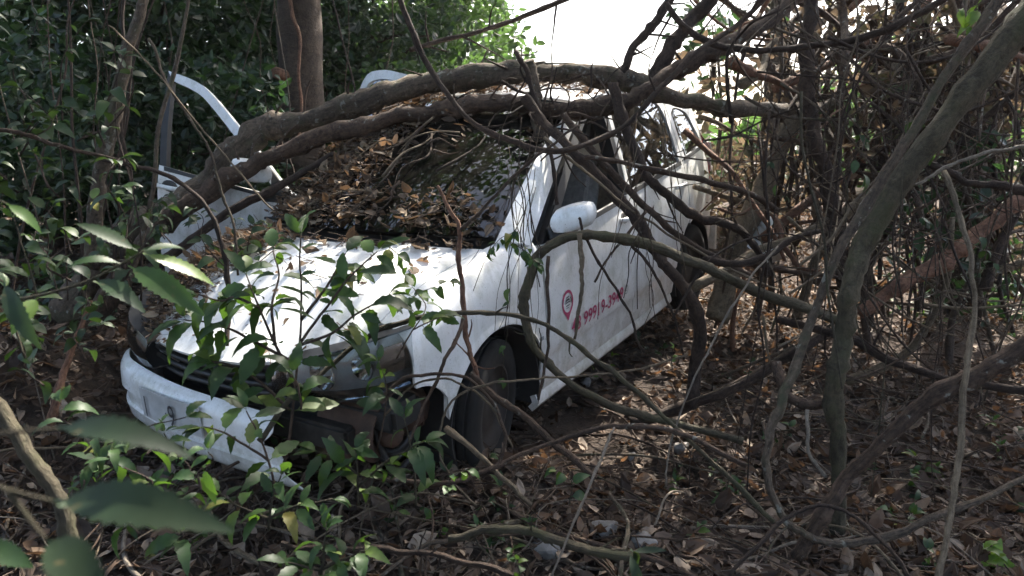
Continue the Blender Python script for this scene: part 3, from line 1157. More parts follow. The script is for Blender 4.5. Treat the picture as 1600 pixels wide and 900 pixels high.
# ---- wheels
def wheel(x, y, z, steer=0.0, camber=0.0, hub=True):
    s = 1 if y > 0 else -1
    m = Matrix.Translation((x, y, z)) @ Matrix.Rotation(steer, 4, 'Z') @ Matrix.Rotation(camber, 4, 'X')

    def lathe(name, prof, mat, parent, mw=None, n=36):
        return grid(name, lambda a, k: (prof[k][1] * math.cos(a), s * prof[k][0], prof[k][1] * math.sin(a)), lin(0, 2 * math.pi, n + 1), range(len(prof)), mat, parent, 0, mw, 50)
    ty = lathe('wheel', [(-.07, .185), (-.083, .20), (-.088, .24), (-.080, .275), (-.066, .289), (-.045, .292), (-.043, .284), (-.030, .284), (-.028, .293), (-.004, .294), (-.002, .285), (.010, .285), (.012, .294), (.034, .293), (.036, .284), (.048, .284), (.050, .291), (.068, .288), (.080, .275), (.088, .24), (.083, .20), (.07, .185)], RUBBER, car, m)
    lathe('rim', [(-.07, .186), (.055, .186), (.072, .190), (.070, .178), (.045, .170), (.030, .135), (.046, .10), (.050, .055), (.040, .0)], RUSTDARK, ty)
    return ty


wheel(AXC + .01, .69, .27, R(14), R(-4))
wheel(AXC, -.70, .27, R(20))
wheel(REARX, .705, .27)
wheel(REARX, -.705, .27)

# ---- inside
grid('dashboard', lambda u, t: (-.28 - .28 * math.sin(t * 1.57) - .03, u * .66, .92 - .26 * (1 - math.cos(t * 1.57)) + .02 * math.cos(u * 3)), lin(-1, 1, 15), lin(0, 1, 7), DASH, car, .02)
st = [(-.74 + .12 * math.sin(a) * .4, .36 + .18 * math.cos(a), .82 + .17 * math.sin(a)) for a in lin(0, 6.283, 22)]
sw = link('steering_wheel', tube_mesh('steering_wheel', st, .015, .015, DASH, 8, 2, 0), car)
link('hub', tube_mesh('hub', [(-.55, .36, .74), (-.66, .36, .79), (-.74, .36, .82)], .05, .07, DASH, 10, 3, 0), sw)


def seat(x, y, w=.5, h=.60):
    c = box('seat', (x, y, .45), (.5, w, .16), FABRIC, car, .05)
    rot = Matrix.Rotation(R(-20), 4, 'Y')
    box('backrest', (x - .32, y, .50 + h / 2), (.13, w * .96, h), FABRIC, c, .05, rot)
    box('headrest', (x - .45, y, .62 + h), (.09, .26, .17), FABRIC, c, .035, rot)


seat(-1.02, .37)
seat(-1.02, -.37)
seat(-1.95, 0, 1.22, .52)
grid('headliner', lambda u, t: tuple(Vector(rooff(.03 + .94 * u, t * .93)) - Vector((0, 0, .04))), lin(0, 1, 8), lin(-1, 1, 9), FABRIC, car, .008)


def lift_roof(x, y, z):
    """taller greenhouse: everything above the belt line is stretched"""
    k = max(0.0, z - .93)
    return (x - k * .22 * float(smooth(-2.0, -1.3, x)), y, z + k * .20)


def walk(o):
    for c in o.children:
        yield c
        yield from walk(c)


_done = set()
for o in walk(car):
    if o.data and o.data.name not in _done and not o.name.startswith(('wheel', 'rim')):
        _done.add(o.data.name)
        q = o
        while q.parent is not car:
            q = q.parent
        hx = -.425 if q.name.startswith('front_door') else -1.465 if q.name.startswith('rear_door') else 0.0
        for v in o.data.vertices:
            if v.co.z > .93:
                nx, ny, nz = lift_roof(v.co.x + hx, v.co.y, v.co.z)
                v.co = (nx - hx, ny, nz)


def on_ws(u, v, lift=0.01):
    a = Vector(lift_roof(*ws(v, u)))
    return CARM @ (a + Vector((.4, 0, 1)).normalized() * lift)


def on_hood(u, v, lift=0.01):
    return CARM @ (Vector(hoodf(v, u)) + Vector((0, 0, lift)))


def on_roof(u, v, lift=0.01):
    return CARM @ (Vector(lift_roof(*rooff(v, u))) + Vector((0, 0, lift)))

# ================================================================ BRANCHES, LOGS, VINES
# each: label, name, category, bark, [(px, py, distance)...], width in px at both ends
def branch(label, name, cat, mat, pts, w0, w1=None, group=None, sides=9, n=6, wob=0.004, bumps=0.10, flare=0.0, jit=0.07):
    w1 = w0 if w1 is None else w1
    P = [at(*p) for p in pts]
    o = P[0].copy()
    Q = [tuple(p - o) for p in P]
    k = .92 if name == 'fallen_log' else .80 if max(w0, w1) > 9 else .9
    r0 = k * w0 / 2 * pts[0][2] / FPX
    r1 = k * w1 / 2 * pts[-1][2] / FPX
    me = tube_mesh(name, Q, r0, r1, mat, sides, n, jit * 1.5, None, bumps * 1.8, max(wob, min(r0, r1) * .28), flare)
    ob = link(name, me)
    ob.location = o
    tag(ob, label, cat, group)
    return ob


def side_twigs(root, pts, count, lpx, wpx, mat, spread=1.0):
    """short side twigs, parts of the branch they grow on"""
    P = catmull([tuple(at(*p)) for p in pts], 5)
    o = root.location
    for _ in range(count):
        i = random.randrange(1, len(P) - 1)
        p = Vector(P[i])
        d = Vector(P[i + 1] - P[i - 1]).normalized()
        k = Vector((random.gauss(0, 1), random.gauss(0, .6), random.gauss(0.2, 1))).normalized()
        v = (d * random.uniform(.3, 1) + k * spread).normalized()
        L = lpx * random.uniform(.5, 1.3) * (p - CAM).length / FPX
        e = (p + v * L * .5 + k * L * .08, p + v * L + k * L * .25 * random.uniform(-1, 1))
        r = wpx / 2 * (p - CAM).length / FPX
        link('side_twig', tube_mesh('side_twig', [tuple(q - o) for q in (p, *e)], r, r * .35, mat, 6, 4, .06, wob=.002), root)


# -- the two fallen trunks across roof and windscreen
A_ = [(95, 500, 4.0), (150, 420, 4.05), (205, 365, 4.10), (262, 335, 4.15), (325, 282, 4.2), (378, 232, 4.2), (420, 199, 4.2), (488, 187, 4.15), (559, 162, 4.1), (630, 137, 4.05), (700, 126, 4.0), (770, 114, 3.95), (845, 112, 3.9), (921, 118, 3.85), (978, 126, 3.85), (1008, 137, 3.85), (1072, 155, 3.9), (1129, 168, 3.98), (1189, 171, 4.2), (1250, 168, 4.6), (1310, 160, 5.0)]
b = branch('thick mossy fallen trunk arching over the car roof, upper of two', 'fallen_log', 'log', BARK_GREY, A_, 46, 17, sides=12, wob=.006, bumps=.25, jit=.10)
side_twigs(b, A_[4:14], 10, 55, 5, BARK_BROWN)
B_ = [(150, 500, 3.9), (200, 410, 3.93), (250, 352, 3.98), (310, 311, 4.0), (381, 265, 4.0), (434, 240, 4.0), (505, 215, 3.98), (577, 194, 3.95), (648, 183, 3.92), (700, 172, 3.9), (751, 161, 3.87), (815, 160, 3.83), (864, 174, 3.78), (940, 167, 3.72), (997, 148, 3.7), (1034, 122, 3.7), (1091, 92, 3.75), (1150, 62, 3.8), (1215, 20, 3.9), (1260, -25, 4.0)]
b = branch('long fallen trunk resting across the windscreen below the arching one', 'fallen_log', 'log', BARK_BROWN, B_, 31, 22, sides=12, wob=.005, bumps=.2, jit=.09)
side_twigs(b, B_[3:13], 9, 60, 5, BARK_BROWN)
b = branch('bent limb from earth bank passing beneath the passenger mirror', 'fallen_limb', 'branch', BARK_DARK, [(235, 420, 3.75), (300, 375, 3.8), (360, 330, 3.82), (420, 300, 3.85), (480, 265, 3.9), (520, 240, 3.95)], 20, 12)
BRL = [
 ('dark hanging vine curving from the top across windscreen and driver window', 'hanging_vine', 'vine', BARK_DARK, [(615, -30, 3.2), (636, 30, 3.2), (662, 90, 3.2), (700, 150, 3.15), (740, 192, 3.15), (800, 222, 3.1), (855, 236, 3.1), (915, 226, 3.1), (985, 190, 3.1), (1035, 135, 3.15), (1085, 85, 3.2), (1150, 40, 3.3), (1210, -20, 3.3)], 11, 10),
 ('thick brown branch looping in front of the lettered door', 'looping_branch', 'branch', BARK_MOSS, [(1160, 690, 3.3), (1060, 662, 3.3), (980, 643, 3.2), (905, 608, 3.1), (858, 570, 3.1), (828, 530, 3.05), (820, 480, 3.05), (828, 430, 3.05), (850, 393, 3.05), (885, 371, 3.05), (935, 367, 3.05), (1000, 380, 3.1), (1060, 400, 3.15), (1120, 425, 3.2), (1180, 455, 3.3), (1250, 480, 3.4), (1320, 505, 3.5)], 14, 20),
 ('slender green-brown shoot arching low in front of the fender', 'arching_shoot', 'branch', BARK_MOSS, [(405, 690, 2.3), (455, 622, 2.35), (500, 585, 2.4), (560, 537, 2.45), (620, 506, 2.5), (690, 491, 2.5), (760, 488, 2.5), (830, 500, 2.5), (890, 530, 2.5), (950, 575, 2.5), (1010, 625, 2.5), (1070, 682, 2.5), (1130, 738, 2.45), (1210, 815, 2.4)], 11, 9),
 ('dark rough branch slanting down across driver window to the ground', 'slanting_branch', 'branch', BARK_DARK, [(818, 150, 3.5), (850, 192, 3.5), (894, 234, 3.45), (933, 275, 3.45), (972, 314, 3.45), (1005, 359, 3.45), (1027, 400, 3.45), (1057, 433, 3.45), (1083, 473, 3.5), (1094, 524, 3.55), (1087, 575, 3.6), (1080, 640, 3.6)], 18, 26),
 ('short dark branch crossing behind the slanting one at the window', 'crossing_branch', 'branch', BARK_BROWN, [(880, 178, 3.6), (915, 222, 3.58), (950, 264, 3.56), (995, 310, 3.56), (1040, 352, 3.6), (1100, 395, 3.65), (1170, 430, 3.7)], 16, 12),
 ('gnarled peeling branch over the rear door and quarter panel', 'gnarled_branch', 'branch', BARK_DARK, [(958, 130, 3.6), (967, 170, 3.6), (994, 240, 3.6), (1017, 281, 3.6), (1055, 314, 3.6), (1089, 340, 3.65), (1125, 348, 3.7), (1160, 362, 3.75), (1185, 395, 3.8), (1200, 430, 3.85)], 20, 14),
 ('straight thin branch lying level over the rear window', 'thin_branch', 'branch', BARK_BROWN, [(912, 246, 3.4), (967, 253, 3.4), (1022, 266, 3.4), (1078, 278, 3.45), (1130, 290, 3.5), (1180, 306, 3.6), (1215, 330, 3.7)], 9, 12),
 ('pale thin twig running diagonally over both side doors', 'pale_twig', 'twig', BARK_TAN, [(850, 215, 3.3), (905, 262, 3.3), (960, 308, 3.3), (1020, 350, 3.35), (1090, 392, 3.4), (1160, 428, 3.45), (1215, 452, 3.5)], 5, 4),
 ('reddish brown sapling stem standing in front of the fender', 'sapling_stem', 'branch', BARK_RED, [(748, 600, 2.8), (742, 572, 2.8), (733, 545, 2.8), (727, 500, 2.8), (722, 440, 2.8), (716, 400, 2.8), (719, 357, 2.8), (700, 325, 2.8), (684, 290, 2.8)], 11, 7),
 ('forked upper twig leaning from the sapling towards the pillar', 'forked_twig', 'twig', BARK_BROWN, [(719, 360, 2.8), (745, 335, 2.8), (775, 305, 2.8), (805, 272, 2.82), (850, 235, 2.85), (905, 195, 2.9)], 7, 4),
 ('thin crooked twig dropping from the sapling to the headlamp', 'crooked_twig', 'twig', BARK_BROWN, [(725, 495, 2.8), (716, 525, 2.75), (700, 555, 2.7), (682, 595, 2.7), (660, 640, 2.65), (640, 690, 2.6)], 7, 5),
 ('grey leaning trunk among the dark leaves beside the open door', 'leaning_sapling', 'branch', BARK_GREY, [(235, -40, 3.3), (215, 30, 3.3), (192, 100, 3.3), (178, 180, 3.35), (162, 250, 3.4), (150, 330, 3.45), (140, 420, 3.5)], 20, 30),
 ('dark wiry vine drooping in front of the open door panel', 'drooping_vine', 'vine', BARK_DARK, [(160, 248, 2.9), (205, 258, 2.9), (255, 272, 2.9), (300, 300, 2.9), (335, 345, 2.9), (352, 400, 2.9), (358, 470, 2.9), (352, 540, 2.85)], 7, 9),
 ('bare twig reaching level from the leaves at the edge', 'bare_twig', 'twig', BARK_BROWN, [(-30, 195, 2.4), (30, 208, 2.45), (80, 224, 2.5), (140, 240, 2.6), (215, 258, 2.7)], 8, 5),
 ('stout mossy trunk slanting up beside the bare tangle', 'slanting_tree', 'tree trunk', BARK_MOSS, [(1302, 860, 2.95), (1312, 750, 2.9), (1306, 655, 2.85), (1303, 590, 2.8), (1318, 520, 2.8), (1330, 450, 2.75), (1352, 385, 2.75), (1400, 290, 2.7), (1470, 200, 2.65), (1550, 95, 2.6), (1640, -20, 2.55)], 26, 54),
 ('smooth grey stem twisting round the stout slanting trunk', 'twisting_stem', 'branch', BARK_GREY, [(1610, 745, 2.5), (1525, 782, 2.5), (1450, 812, 2.5), (1375, 842, 2.5), (1300, 850, 2.5), (1250, 830, 2.5), (1215, 795, 2.5), (1198, 730, 2.5), (1205, 675, 2.5), (1222, 622, 2.5), (1250, 550, 2.5), (1285, 450, 2.5), (1318, 375, 2.5), (1375, 290, 2.5), (1450, 165, 2.45), (1510, 72, 2.4), (1580, -30, 2.35)], 13, 22),
 ('smooth brown trunk rising steeply out of the litter to the edge', 'rising_bough', 'branch', BARK_BROWN, [(1245, 870, 2.55), (1290, 795, 2.5), (1325, 745, 2.5), (1375, 694, 2.45), (1450, 630, 2.4), (1525, 585, 2.35), (1600, 538, 2.3), (1680, 480, 2.25)], 26, 36),
 ('upright dark trunk standing behind the slanting one', 'upright_tree', 'tree trunk', BARK_DARK, [(1330, 470, 4.5), (1312, 400, 4.45), (1300, 330, 4.4), (1285, 265, 4.35), (1268, 200, 4.3), (1258, 130, 4.3), (1260, 60, 4.3), (1268, 0, 4.3), (1275, -60, 4.3)], 30, 26),
 ('dark bough sweeping level below the upper frame edge', 'sweeping_bough', 'branch', BARK_DARK, [(1040, 5, 3.5), (1070, 42, 3.5), (1110, 68, 3.5), (1180, 78, 3.5), (1250, 75, 3.5), (1320, 65, 3.5), (1400, 40, 3.4), (1490, -10, 3.3)], 12, 14),
 ('pale tan pole leaning upright in front of brown trunk', 'leaning_pole', 'branch', BARK_TAN, [(1466, 920, 1.95), (1480, 840, 2.0), (1495, 740, 2.05), (1505, 640, 2.1), (1515, 560, 2.15), (1522, 485, 2.2), (1518, 425, 2.2), (1500, 345, 2.25), (1474, 268, 2.3)], 14, 9),
 ('sunlit reddish trunk lying low behind the tangle', 'reddish_log', 'log', BARK_RED, [(1660, 270, 4.2), (1600, 308, 4.2), (1545, 350, 4.2), (1500, 388, 4.2), (1450, 420, 4.2), (1395, 452, 4.2), (1340, 490, 4.2)], 34, 28),
 ('low dark limb half sunk in litter beside the rear wheel', 'sunken_limb', 'branch', BARK_DARK, [(985, 660, 3.7), (1050, 641, 3.7), (1125, 615, 3.7), (1200, 576, 3.7), (1262, 540, 3.7), (1310, 510, 3.75)], 24, 18),
 ('brown root bending in a U under the slanting trunk', 'bent_root', 'root', BARK_BROWN, [(1212, 565, 3.0), (1222, 605, 2.98), (1250, 628, 2.96), (1285, 630, 2.93), (1320, 600, 2.9)], 20, 22),
 ('long dark branch lying level across the litter to the edge', 'level_branch', 'branch', BARK_DARK, [(1215, 498, 3.6), (1290, 518, 3.5), (1340, 535, 3.4), (1400, 565, 3.3), (1475, 590, 3.2), (1550, 604, 3.1), (1640, 615, 3.0)], 18, 16),
 ('curved brown stick lying in front of the front wheel', 'curved_stick', 'branch', BARK_BROWN, [(590, 748, 2.35), (635, 752, 2.35), (706, 754, 2.35), (770, 731, 2.4), (837, 701, 2.45), (912, 676, 2.5), (969, 666, 2.5), (1044, 672, 2.5), (1100, 692, 2.45), (1165, 728, 2.4)], 8, 11),
 ('mossy thick stick bedded in litter near the bottom edge', 'bedded_stick', 'branch', BARK_MOSS, [(700, 842, 2.05), (762, 829, 2.05), (819, 831, 2.05), (875, 848, 2.0), (931, 862, 2.0), (990, 872, 2.0)], 15, 18),
 ('dark cable-like stem creeping along the bottom edge', 'creeping_stem', 'vine', BARK_DARK, [(440, 850, 1.95), (500, 858, 1.95), (594, 858, 1.95), (669, 866, 1.92), (744, 882, 1.9), (820, 905, 1.88)], 9, 14),
 ('straight pale dry stalk standing in litter before the stones', 'dry_stalk', 'twig', BARK_PALE, [(960, 668, 2.0), (930, 742, 1.95), (897, 818, 1.9), (860, 905, 1.85)], 4, 4.5),
 ('coiled tan vine making a ring before the front tyre', 'coiled_vine', 'vine', BARK_TAN, [(745, 790, 2.45), (705, 752, 2.5), (687, 705, 2.5), (692, 655, 2.5), (718, 617, 2.5), (765, 598, 2.5), (830, 592, 2.55), (900, 588, 2.6), (970, 582, 2.65), (1030, 570, 2.7), (1075, 552, 2.7)], 4, 3.5),
 ('brown vine hoop springing over the wheel from the headlamp', 'hoop_vine', 'vine', BARK_BROWN, [(590, 625, 2.5), (630, 592, 2.5), (675, 582, 2.52), (720, 588, 2.52), (762, 618, 2.5), (787, 668, 2.5), (786, 710, 2.48), (770, 735, 2.45)], 6, 6),
 ('second thin vine hoop nested below the brown hoop', 'hoop_vine', 'vine', BARK_TAN, [(600, 650, 2.52), (640, 608, 2.54), (690, 590, 2.54), (735, 608, 2.52), (770, 640, 2.5), (800, 700, 2.5)], 4, 4),
 ('long pale thin vine falling from the side door to litter', 'pale_vine', 'vine', BARK_PALE, [(1215, 385, 2.9), (1180, 425, 2.85), (1135, 495, 2.8), (1098, 565, 2.75), (1068, 630, 2.7), (1045, 700, 2.65), (1040, 760, 2.6)], 4, 3),
 ('dark thin vine hanging over the lettering to the sill', 'thin_vine', 'vine', BARK_DARK, [(905, 340, 3.15), (912, 365, 3.15), (935, 410, 3.15), (962, 450, 3.15), (985, 495, 3.15), (995, 530, 3.15), (1008, 552, 3.15)], 5, 4),
 ('bare twig leaning over the lettering from the looped branch', 'leaning_twig', 'twig', BARK_TAN, [(905, 365, 3.0), (908, 410, 3.0), (908, 450, 3.0), (904, 490, 3.0), (897, 530, 3.0)], 8, 5),
 ('thin brown twig crossing the door from the slanting branch', 'crossing_twig', 'twig', BARK_BROWN, [(1010, 330, 3.2), (975, 372, 3.2), (950, 405, 3.2), (930, 440, 3.2)], 5, 4),
 ('dark drooping twig beside the rear door edge', 'drooping_twig', 'twig', BARK_DARK, [(985, 380, 3.1), (1015, 415, 3.1), (1042, 470, 3.12), (1060, 520, 3.14), (1070, 560, 3.16)], 5, 3.5),
 ('vertical thin stem in front of the door behind the fender', 'upright_twig', 'twig', BARK_BROWN, [(857, 400, 3.0), (855, 460, 3.0), (858, 520, 2.98), (850, 580, 2.95), (842, 625, 2.9)], 6, 5),
 ('thin limb rising level against the green trees above the roof', 'thin_limb', 'branch', BARK_DARK, [(640, 78, 4.6), (680, 66, 4.6), (750, 48, 4.6), (816, 27, 4.6), (881, 0, 4.6), (920, -20, 4.6)], 8, 10),
 ('slim dark limb rising from the arching trunk into white sky', 'slim_limb', 'branch', BARK_DARK, [(970, 128, 3.86), (976, 108, 3.86), (990, 74, 3.86), (1021, 39, 3.86), (1047, 0, 3.86), (1065, -30, 3.86)], 19, 13),
 ('broad dark limb rising into white sky beside the slim one', 'broad_limb', 'branch', BARK_DARK, [(1010, 150, 3.88), (1021, 127, 3.88), (1043, 83, 3.88), (1074, 39, 3.88), (1106, 5, 3.88), (1130, -30, 3.88)], 26, 28),
 ('thin pale straight twig crossing before the open door', 'straight_twig', 'twig', BARK_TAN, [(170, 40, 2.6), (214, 80, 2.6), (274, 151, 2.6), (342, 233, 2.6), (390, 290, 2.6), (428, 330, 2.6)], 3, 3),
 ('knotted grey twig zigzagging in front of the open door frame', 'zigzag_twig', 'twig', BARK_GREY, [(232, 60, 2.7), (262, 130, 2.7), (300, 190, 2.7), (330, 240, 2.7), (345, 300, 2.7), (365, 350, 2.7), (372, 430, 2.7)], 5, 4),
 ('reddish rotten root sticking out of the earth bank', 'rotten_root', 'root', BARK_RED, [(80, 660, 2.55), (90, 610, 2.55), (108, 560, 2.6), (128, 510, 2.65), (142, 470, 2.7)], 19, 6),
 ('mossy stem leaning in the bottom corner behind large leaves', 'corner_branch', 'branch', BARK_MOSS, [(-20, 620, 1.5), (25, 680, 1.5), (60, 730, 1.5), (95, 790, 1.5), (112, 860, 1.5), (125, 960, 1.52), (140, 1120, 1.55)], 28, 40),
 ('pale twig reaching level from the edge over the trunk', 'reaching_twig', 'twig', BARK_PALE, [(1620, 225, 2.5), (1560, 236, 2.5), (1500, 252, 2.5), (1460, 272, 2.5), (1430, 290, 2.5)], 7, 5),
 ('dark crooked limb crossing low behind the pale pole', 'crooked_limb', 'branch', BARK_DARK, [(1420, 250, 3.2), (1470, 262, 3.2), (1510, 285, 3.2), (1550, 288, 3.2), (1600, 300, 3.2), (1650, 320, 3.2)], 13, 18),
 ('leaning branch bundled on the roof above the driver window', 'broken_branch', 'branch', BARK_DARK, [(805, 80, 3.6), (822, 110, 3.6), (835, 150, 3.6), (848, 195, 3.6), (862, 250, 3.55), (870, 320, 3.5)], 9, 7),
 ('upright broken stub standing on the roof among twigs', 'broken_stub', 'branch', BARK_GREY, [(826, 95, 3.7), (832, 130, 3.7), (838, 170, 3.7), (842, 225, 3.68)], 22, 20),
 ('curved dark branch near the rear wheel and pale trunk', 'curved_branch', 'branch', BARK_DARK, [(1100, 405, 3.4), (1150, 412, 3.45), (1200, 398, 3.5), (1240, 372, 3.55), (1290, 360, 3.6)], 14, 10),
 ('brown stick slanting from the front tyre into the litter', 'slanting_stick', 'branch', BARK_BROWN, [(735, 582, 2.75), (780, 625, 2.72), (830, 660, 2.7), (880, 705, 2.68), (930, 745, 2.65)], 12, 14),
 ('dead stick propped on the ground against the tyre', 'propped_stick', 'branch', BARK_TAN, [(696, 668, 2.6), (740, 705, 2.55), (790, 748, 2.5), (830, 790, 2.45)], 13, 9),
 ('thin dark stick arcing over litter by the slanting trunk', 'arcing_stick', 'branch', BARK_DARK, [(1140, 900, 2.1), (1185, 850, 2.15), (1235, 805, 2.2), (1290, 790, 2.2), (1345, 815, 2.15), (1400, 870, 2.05), (1430, 920, 2.0)], 7, 8),
 ('grey lichened stick rising in litter before the sunken limb', 'lichen_stick', 'twig', BARK_PALE, [(1262, 640, 2.75), (1262, 680, 2.72), (1266, 715, 2.7), (1290, 745, 2.65)], 8, 6),
 ('pale trunk stump standing behind the rear wheel', 'pale_stump', 'tree trunk', BARK_TAN, [(1120, 500, 4.9), (1145, 420, 4.9), (1175, 330, 4.9), (1215, 240, 4.9), (1250, 170, 4.95)], 44, 34),
]
made = {}
for a in BRL:
    lab, nm, cat, mat, pts, w0, w1 = a
    o = branch(lab, nm, cat, mat, pts, w0, w1)
    if nm in ('slanting_branch', 'gnarled_branch', 'thin_limb', 'sweeping_bough', 'upright_tree', 'hanging_vine', 'level_branch'):
        side_twigs(o, pts, 6, 60, 4, BARK_DARK)
    elif w0 > 8 and len(pts) > 5:
        side_twigs(o, pts, 4, 38, 3.5, mat)
    if nm in ('slim_limb', 'broad_limb'):
        side_twigs(o, pts, 5, 70, 4, BARK_DARK)


def look(r, mat):
    th = 'hair-thin' if r < .003 else 'thin' if r < .0065 else 'slender' if r < .011 else 'stout'
    co = {'bark_brown': 'brown', 'bark_dark': 'blackish', 'bark_grey': 'mossy grey', 'bark_tan': 'tan', 'bark_pale': 'pale', 'bark_red': 'reddish', 'bark_mossy': 'olive'}[mat.name]
    return th + ' ' + co


def py_of(P):
    m = P[len(P) // 2] - CAM
    return 450 - FPX * m.dot(UP) / m.dot(FW)


def where(P):
    m = P[len(P) // 2] - CAM
    px = 800 + FPX * m.dot(RT) / m.dot(FW)
    py = 450 - FPX * m.dot(UP) / m.dot(FW)
    if py > 560:
        col = ['below the large drooping leaves', 'under the leafy bush', 'before the front tyre', 'below the lettered door', 'beside the flat pale stone', 'by the slanting trunk foot', 'beside the pale pole'][int(np.digitize(px, [300, 620, 800, 990, 1150, 1400]))]
        return col + (' near the bottom' if py > 790 else '' if py > 680 else ' further back')
    hgt = 'high' if py < 120 else 'midway' if py < 300 else 'low'
    col = ['in the leaf wall', 'by the open front door', 'round the big straight trunk', 'over the windscreen', 'over the driver window', 'over the rear door', 'behind the car tail', 'round the upright dark trunk', 'behind the slanting trunk', 'past the slanting trunk'][int(np.digitize(px, [170, 400, 560, 800, 960, 1100, 1200, 1330, 1470]))]
    return hgt + ' ' + col


# -- bundle of twigs dropped on the roof
def rand_curve(p, q, wig, k=4):
    P = [Vector(p).lerp(Vector(q), t) for t in np.linspace(0, 1, k)]
    for i in range(1, k - 1):
        P[i] += Vector((random.gauss(0, wig), random.gauss(0, wig), random.gauss(0, wig)))
    return P


def loose(name, label, cat, group, P, r0, r1, mat, sides=6, n=4, wob=.0):
    o = P[0].copy()
    ob = link(name, tube_mesh(name, [tuple(p - o) for p in P], r0, r1, mat, sides, n, .07, wob=wob, bumps=.05))
    ob.location = o
    q = P[-1] - P[0]
    h, v = q.dot(RT), q.dot(UP)
    tilt = 'upright' if abs(v) > 2.2 * abs(h) else 'level' if abs(h) > 2.2 * abs(v) else 'left-leaning' if h * v < 0 else 'right-leaning'
    return tag(ob, look(r0, mat) + ' ' + (tilt + ' ' if py_of(P) < 560 else '') + label + ' ' + where(P), cat, group)


for k in range(26):
    x = random.uniform(790, 960)
    y = random.uniform(90, 210)
    a = random.uniform(-.5, 1.9)
    L = random.uniform(40, 110)
    p = at(x - L * .5 * math.cos(a), y + L * .5 * math.sin(a), random.uniform(3.6, 3.8))
    q = at(x + L * .5 * math.cos(a), y - L * .5 * math.sin(a), random.uniform(3.6, 3.85))
    loose('dead_twig', 'dead twig caught on the roof', 'twig', 'twigs bundled on the car roof', rand_curve(p, q, .02), random.uniform(.004, .009), .0025, random.choice([BARK_BROWN, BARK_DARK, BARK_GREY]))
for k in range(24):
    u, v = random.uniform(-.95, .7), random.uniform(.02, .8)
    p = on_ws(u, v, random.uniform(.03, .08))
    q = on_ws(max(-1, min(1, u + random.gauss(0, .35))), max(0, min(1, v + random.gauss(0, .3))), random.uniform(.03, .09))
    loose('fallen_twig', 'fallen twig lying on the car glass', 'twig', 'twigs on the windscreen', rand_curve(p, q, .025), random.uniform(.003, .008), .002, random.choice([BARK_BROWN, BARK_DARK, BARK_TAN]))

# -- wall of hanging vines and stems right of the car
for k in range(100):
    d = random.uniform(4.4, 5.9)
    x = random.uniform(1165, 1640)
    y0 = random.uniform(-60, 260)
    ln = random.uniform(120, 420)
    P = []
    xx = x
    dx = random.gauss(0, 60)
    for i in range(6):
        t = i / 5
        P.append(at(xx + dx * t + random.gauss(0, 9), y0 + ln * t, d + random.gauss(0, .08)))
    r = random.choice([.004, .006, .008, .012, .018, .026])
    loose('tangled_vine', 'bare vine hanging', 'vine', 'vines in the backlit tangle', P, r, r * .7, random.choice([BARK_DARK, BARK_BROWN, BARK_BROWN, BARK_GREY]), 6, 5)
for k in range(150):
    d = random.uniform(4.1, 5.8)
    x = random.uniform(1150, 1640)
    y = random.uniform(-20, 470)
    a = random.uniform(-1.2, 1.2)
    L = random.uniform(90, 330)
    bow = random.gauss(0, 70)
    P = []
    for i in range(6):
        t = i / 5 - .5
        P.append(at(x + L * t * math.cos(a) - bow * (.25 - t * t) * math.sin(a) + random.gauss(0, 4), y + L * t * math.sin(a) + bow * (.25 - t * t) * 2 * math.cos(a) + random.gauss(0, 4), d + .5 * t * math.sin(k)))
    r = random.choice([.003, .004, .006, .008, .012, .02, .03])
    loose('tangled_branch', 'bare branch crossing', 'branch', 'branches in the backlit tangle', P, r, r * .5, random.choice([BARK_DARK, BARK_BROWN, BARK_BROWN, BARK_RED, BARK_TAN]), 6, 4)
# thin vines before the tangle and around the trunks
for k in range(20):
    d = random.uniform(2.4, 3.6)
    x = random.uniform(1190, 1600)
    y0 = random.uniform(-40, 350)
    ln = random.uniform(200, 600)
    dx = random.gauss(0, 50)
    P = [at(x + random.gauss(0, 6) + (i / 6) * dx, min(870, y0 + ln * i / 6), d) for i in range(7)]
    r = random.choice([.0025, .0035, .005])
    loose('thin_vine', 'wiry vine trailing down', 'vine', 'wiry vines by the slanting trunks', P, r, r * .7, random.choice([BARK_TAN, BARK_BROWN, BARK_DARK, BARK_MOSS]), 5, 5)
# thin stems in the dark leaves on the other side
for k in range(30):
    d = random.uniform(5.2, 7.0) if k < 20 else random.uniform(2.9, 4.0)
    x = random.uniform(-20, 600) if k < 20 else random.uniform(-20, 250)
    dx = random.gauss(0, 80)
    y1 = 330 if k < 20 else 470
    P = [at(x + random.gauss(0, 6) + (i / 6) * dx, y1 - (y1 + 70) * i / 6, d) for i in range(7)]
    r = random.choice([.004, .006, .009, .013])
    loose('forest_sapling', 'sapling standing', 'sapling', 'stems in the dark undergrowth', P, r, r * .6, random.choice([BARK_DARK, BARK_BROWN, BARK_GREY]), 6, 4)
# crossing stems between the car's tail and the slanting trunks
for k in range(125):
    d = random.uniform(3.0, 4.3)
    x = random.uniform(1180, 1640)
    y = random.uniform(20, 560)
    a = random.uniform(-1.4, 1.4)
    L = random.uniform(140, 420)
    bow = random.gauss(0, 110)
    P = []
    for i in range(6):
        t = i / 5 - .5
        P.append(at(x + L * t * math.cos(a) - bow * (.25 - t * t) * math.sin(a) + random.gauss(0, 3), y + L * t * math.sin(a) + bow * (.25 - t * t) * 2 * math.cos(a) + random.gauss(0, 3), d + .4 * t * math.sin(k)))
    r = random.choice([.0025, .003, .004, .005, .006, .009])
    loose('crossing_vine', 'bare vine crossing nearer', 'vine', 'crossing vines by the slanting trunks', P, r, r * .5, random.choice([BARK_DARK, BARK_BROWN, BARK_BROWN, BARK_TAN, BARK_GREY]), 6, 4)
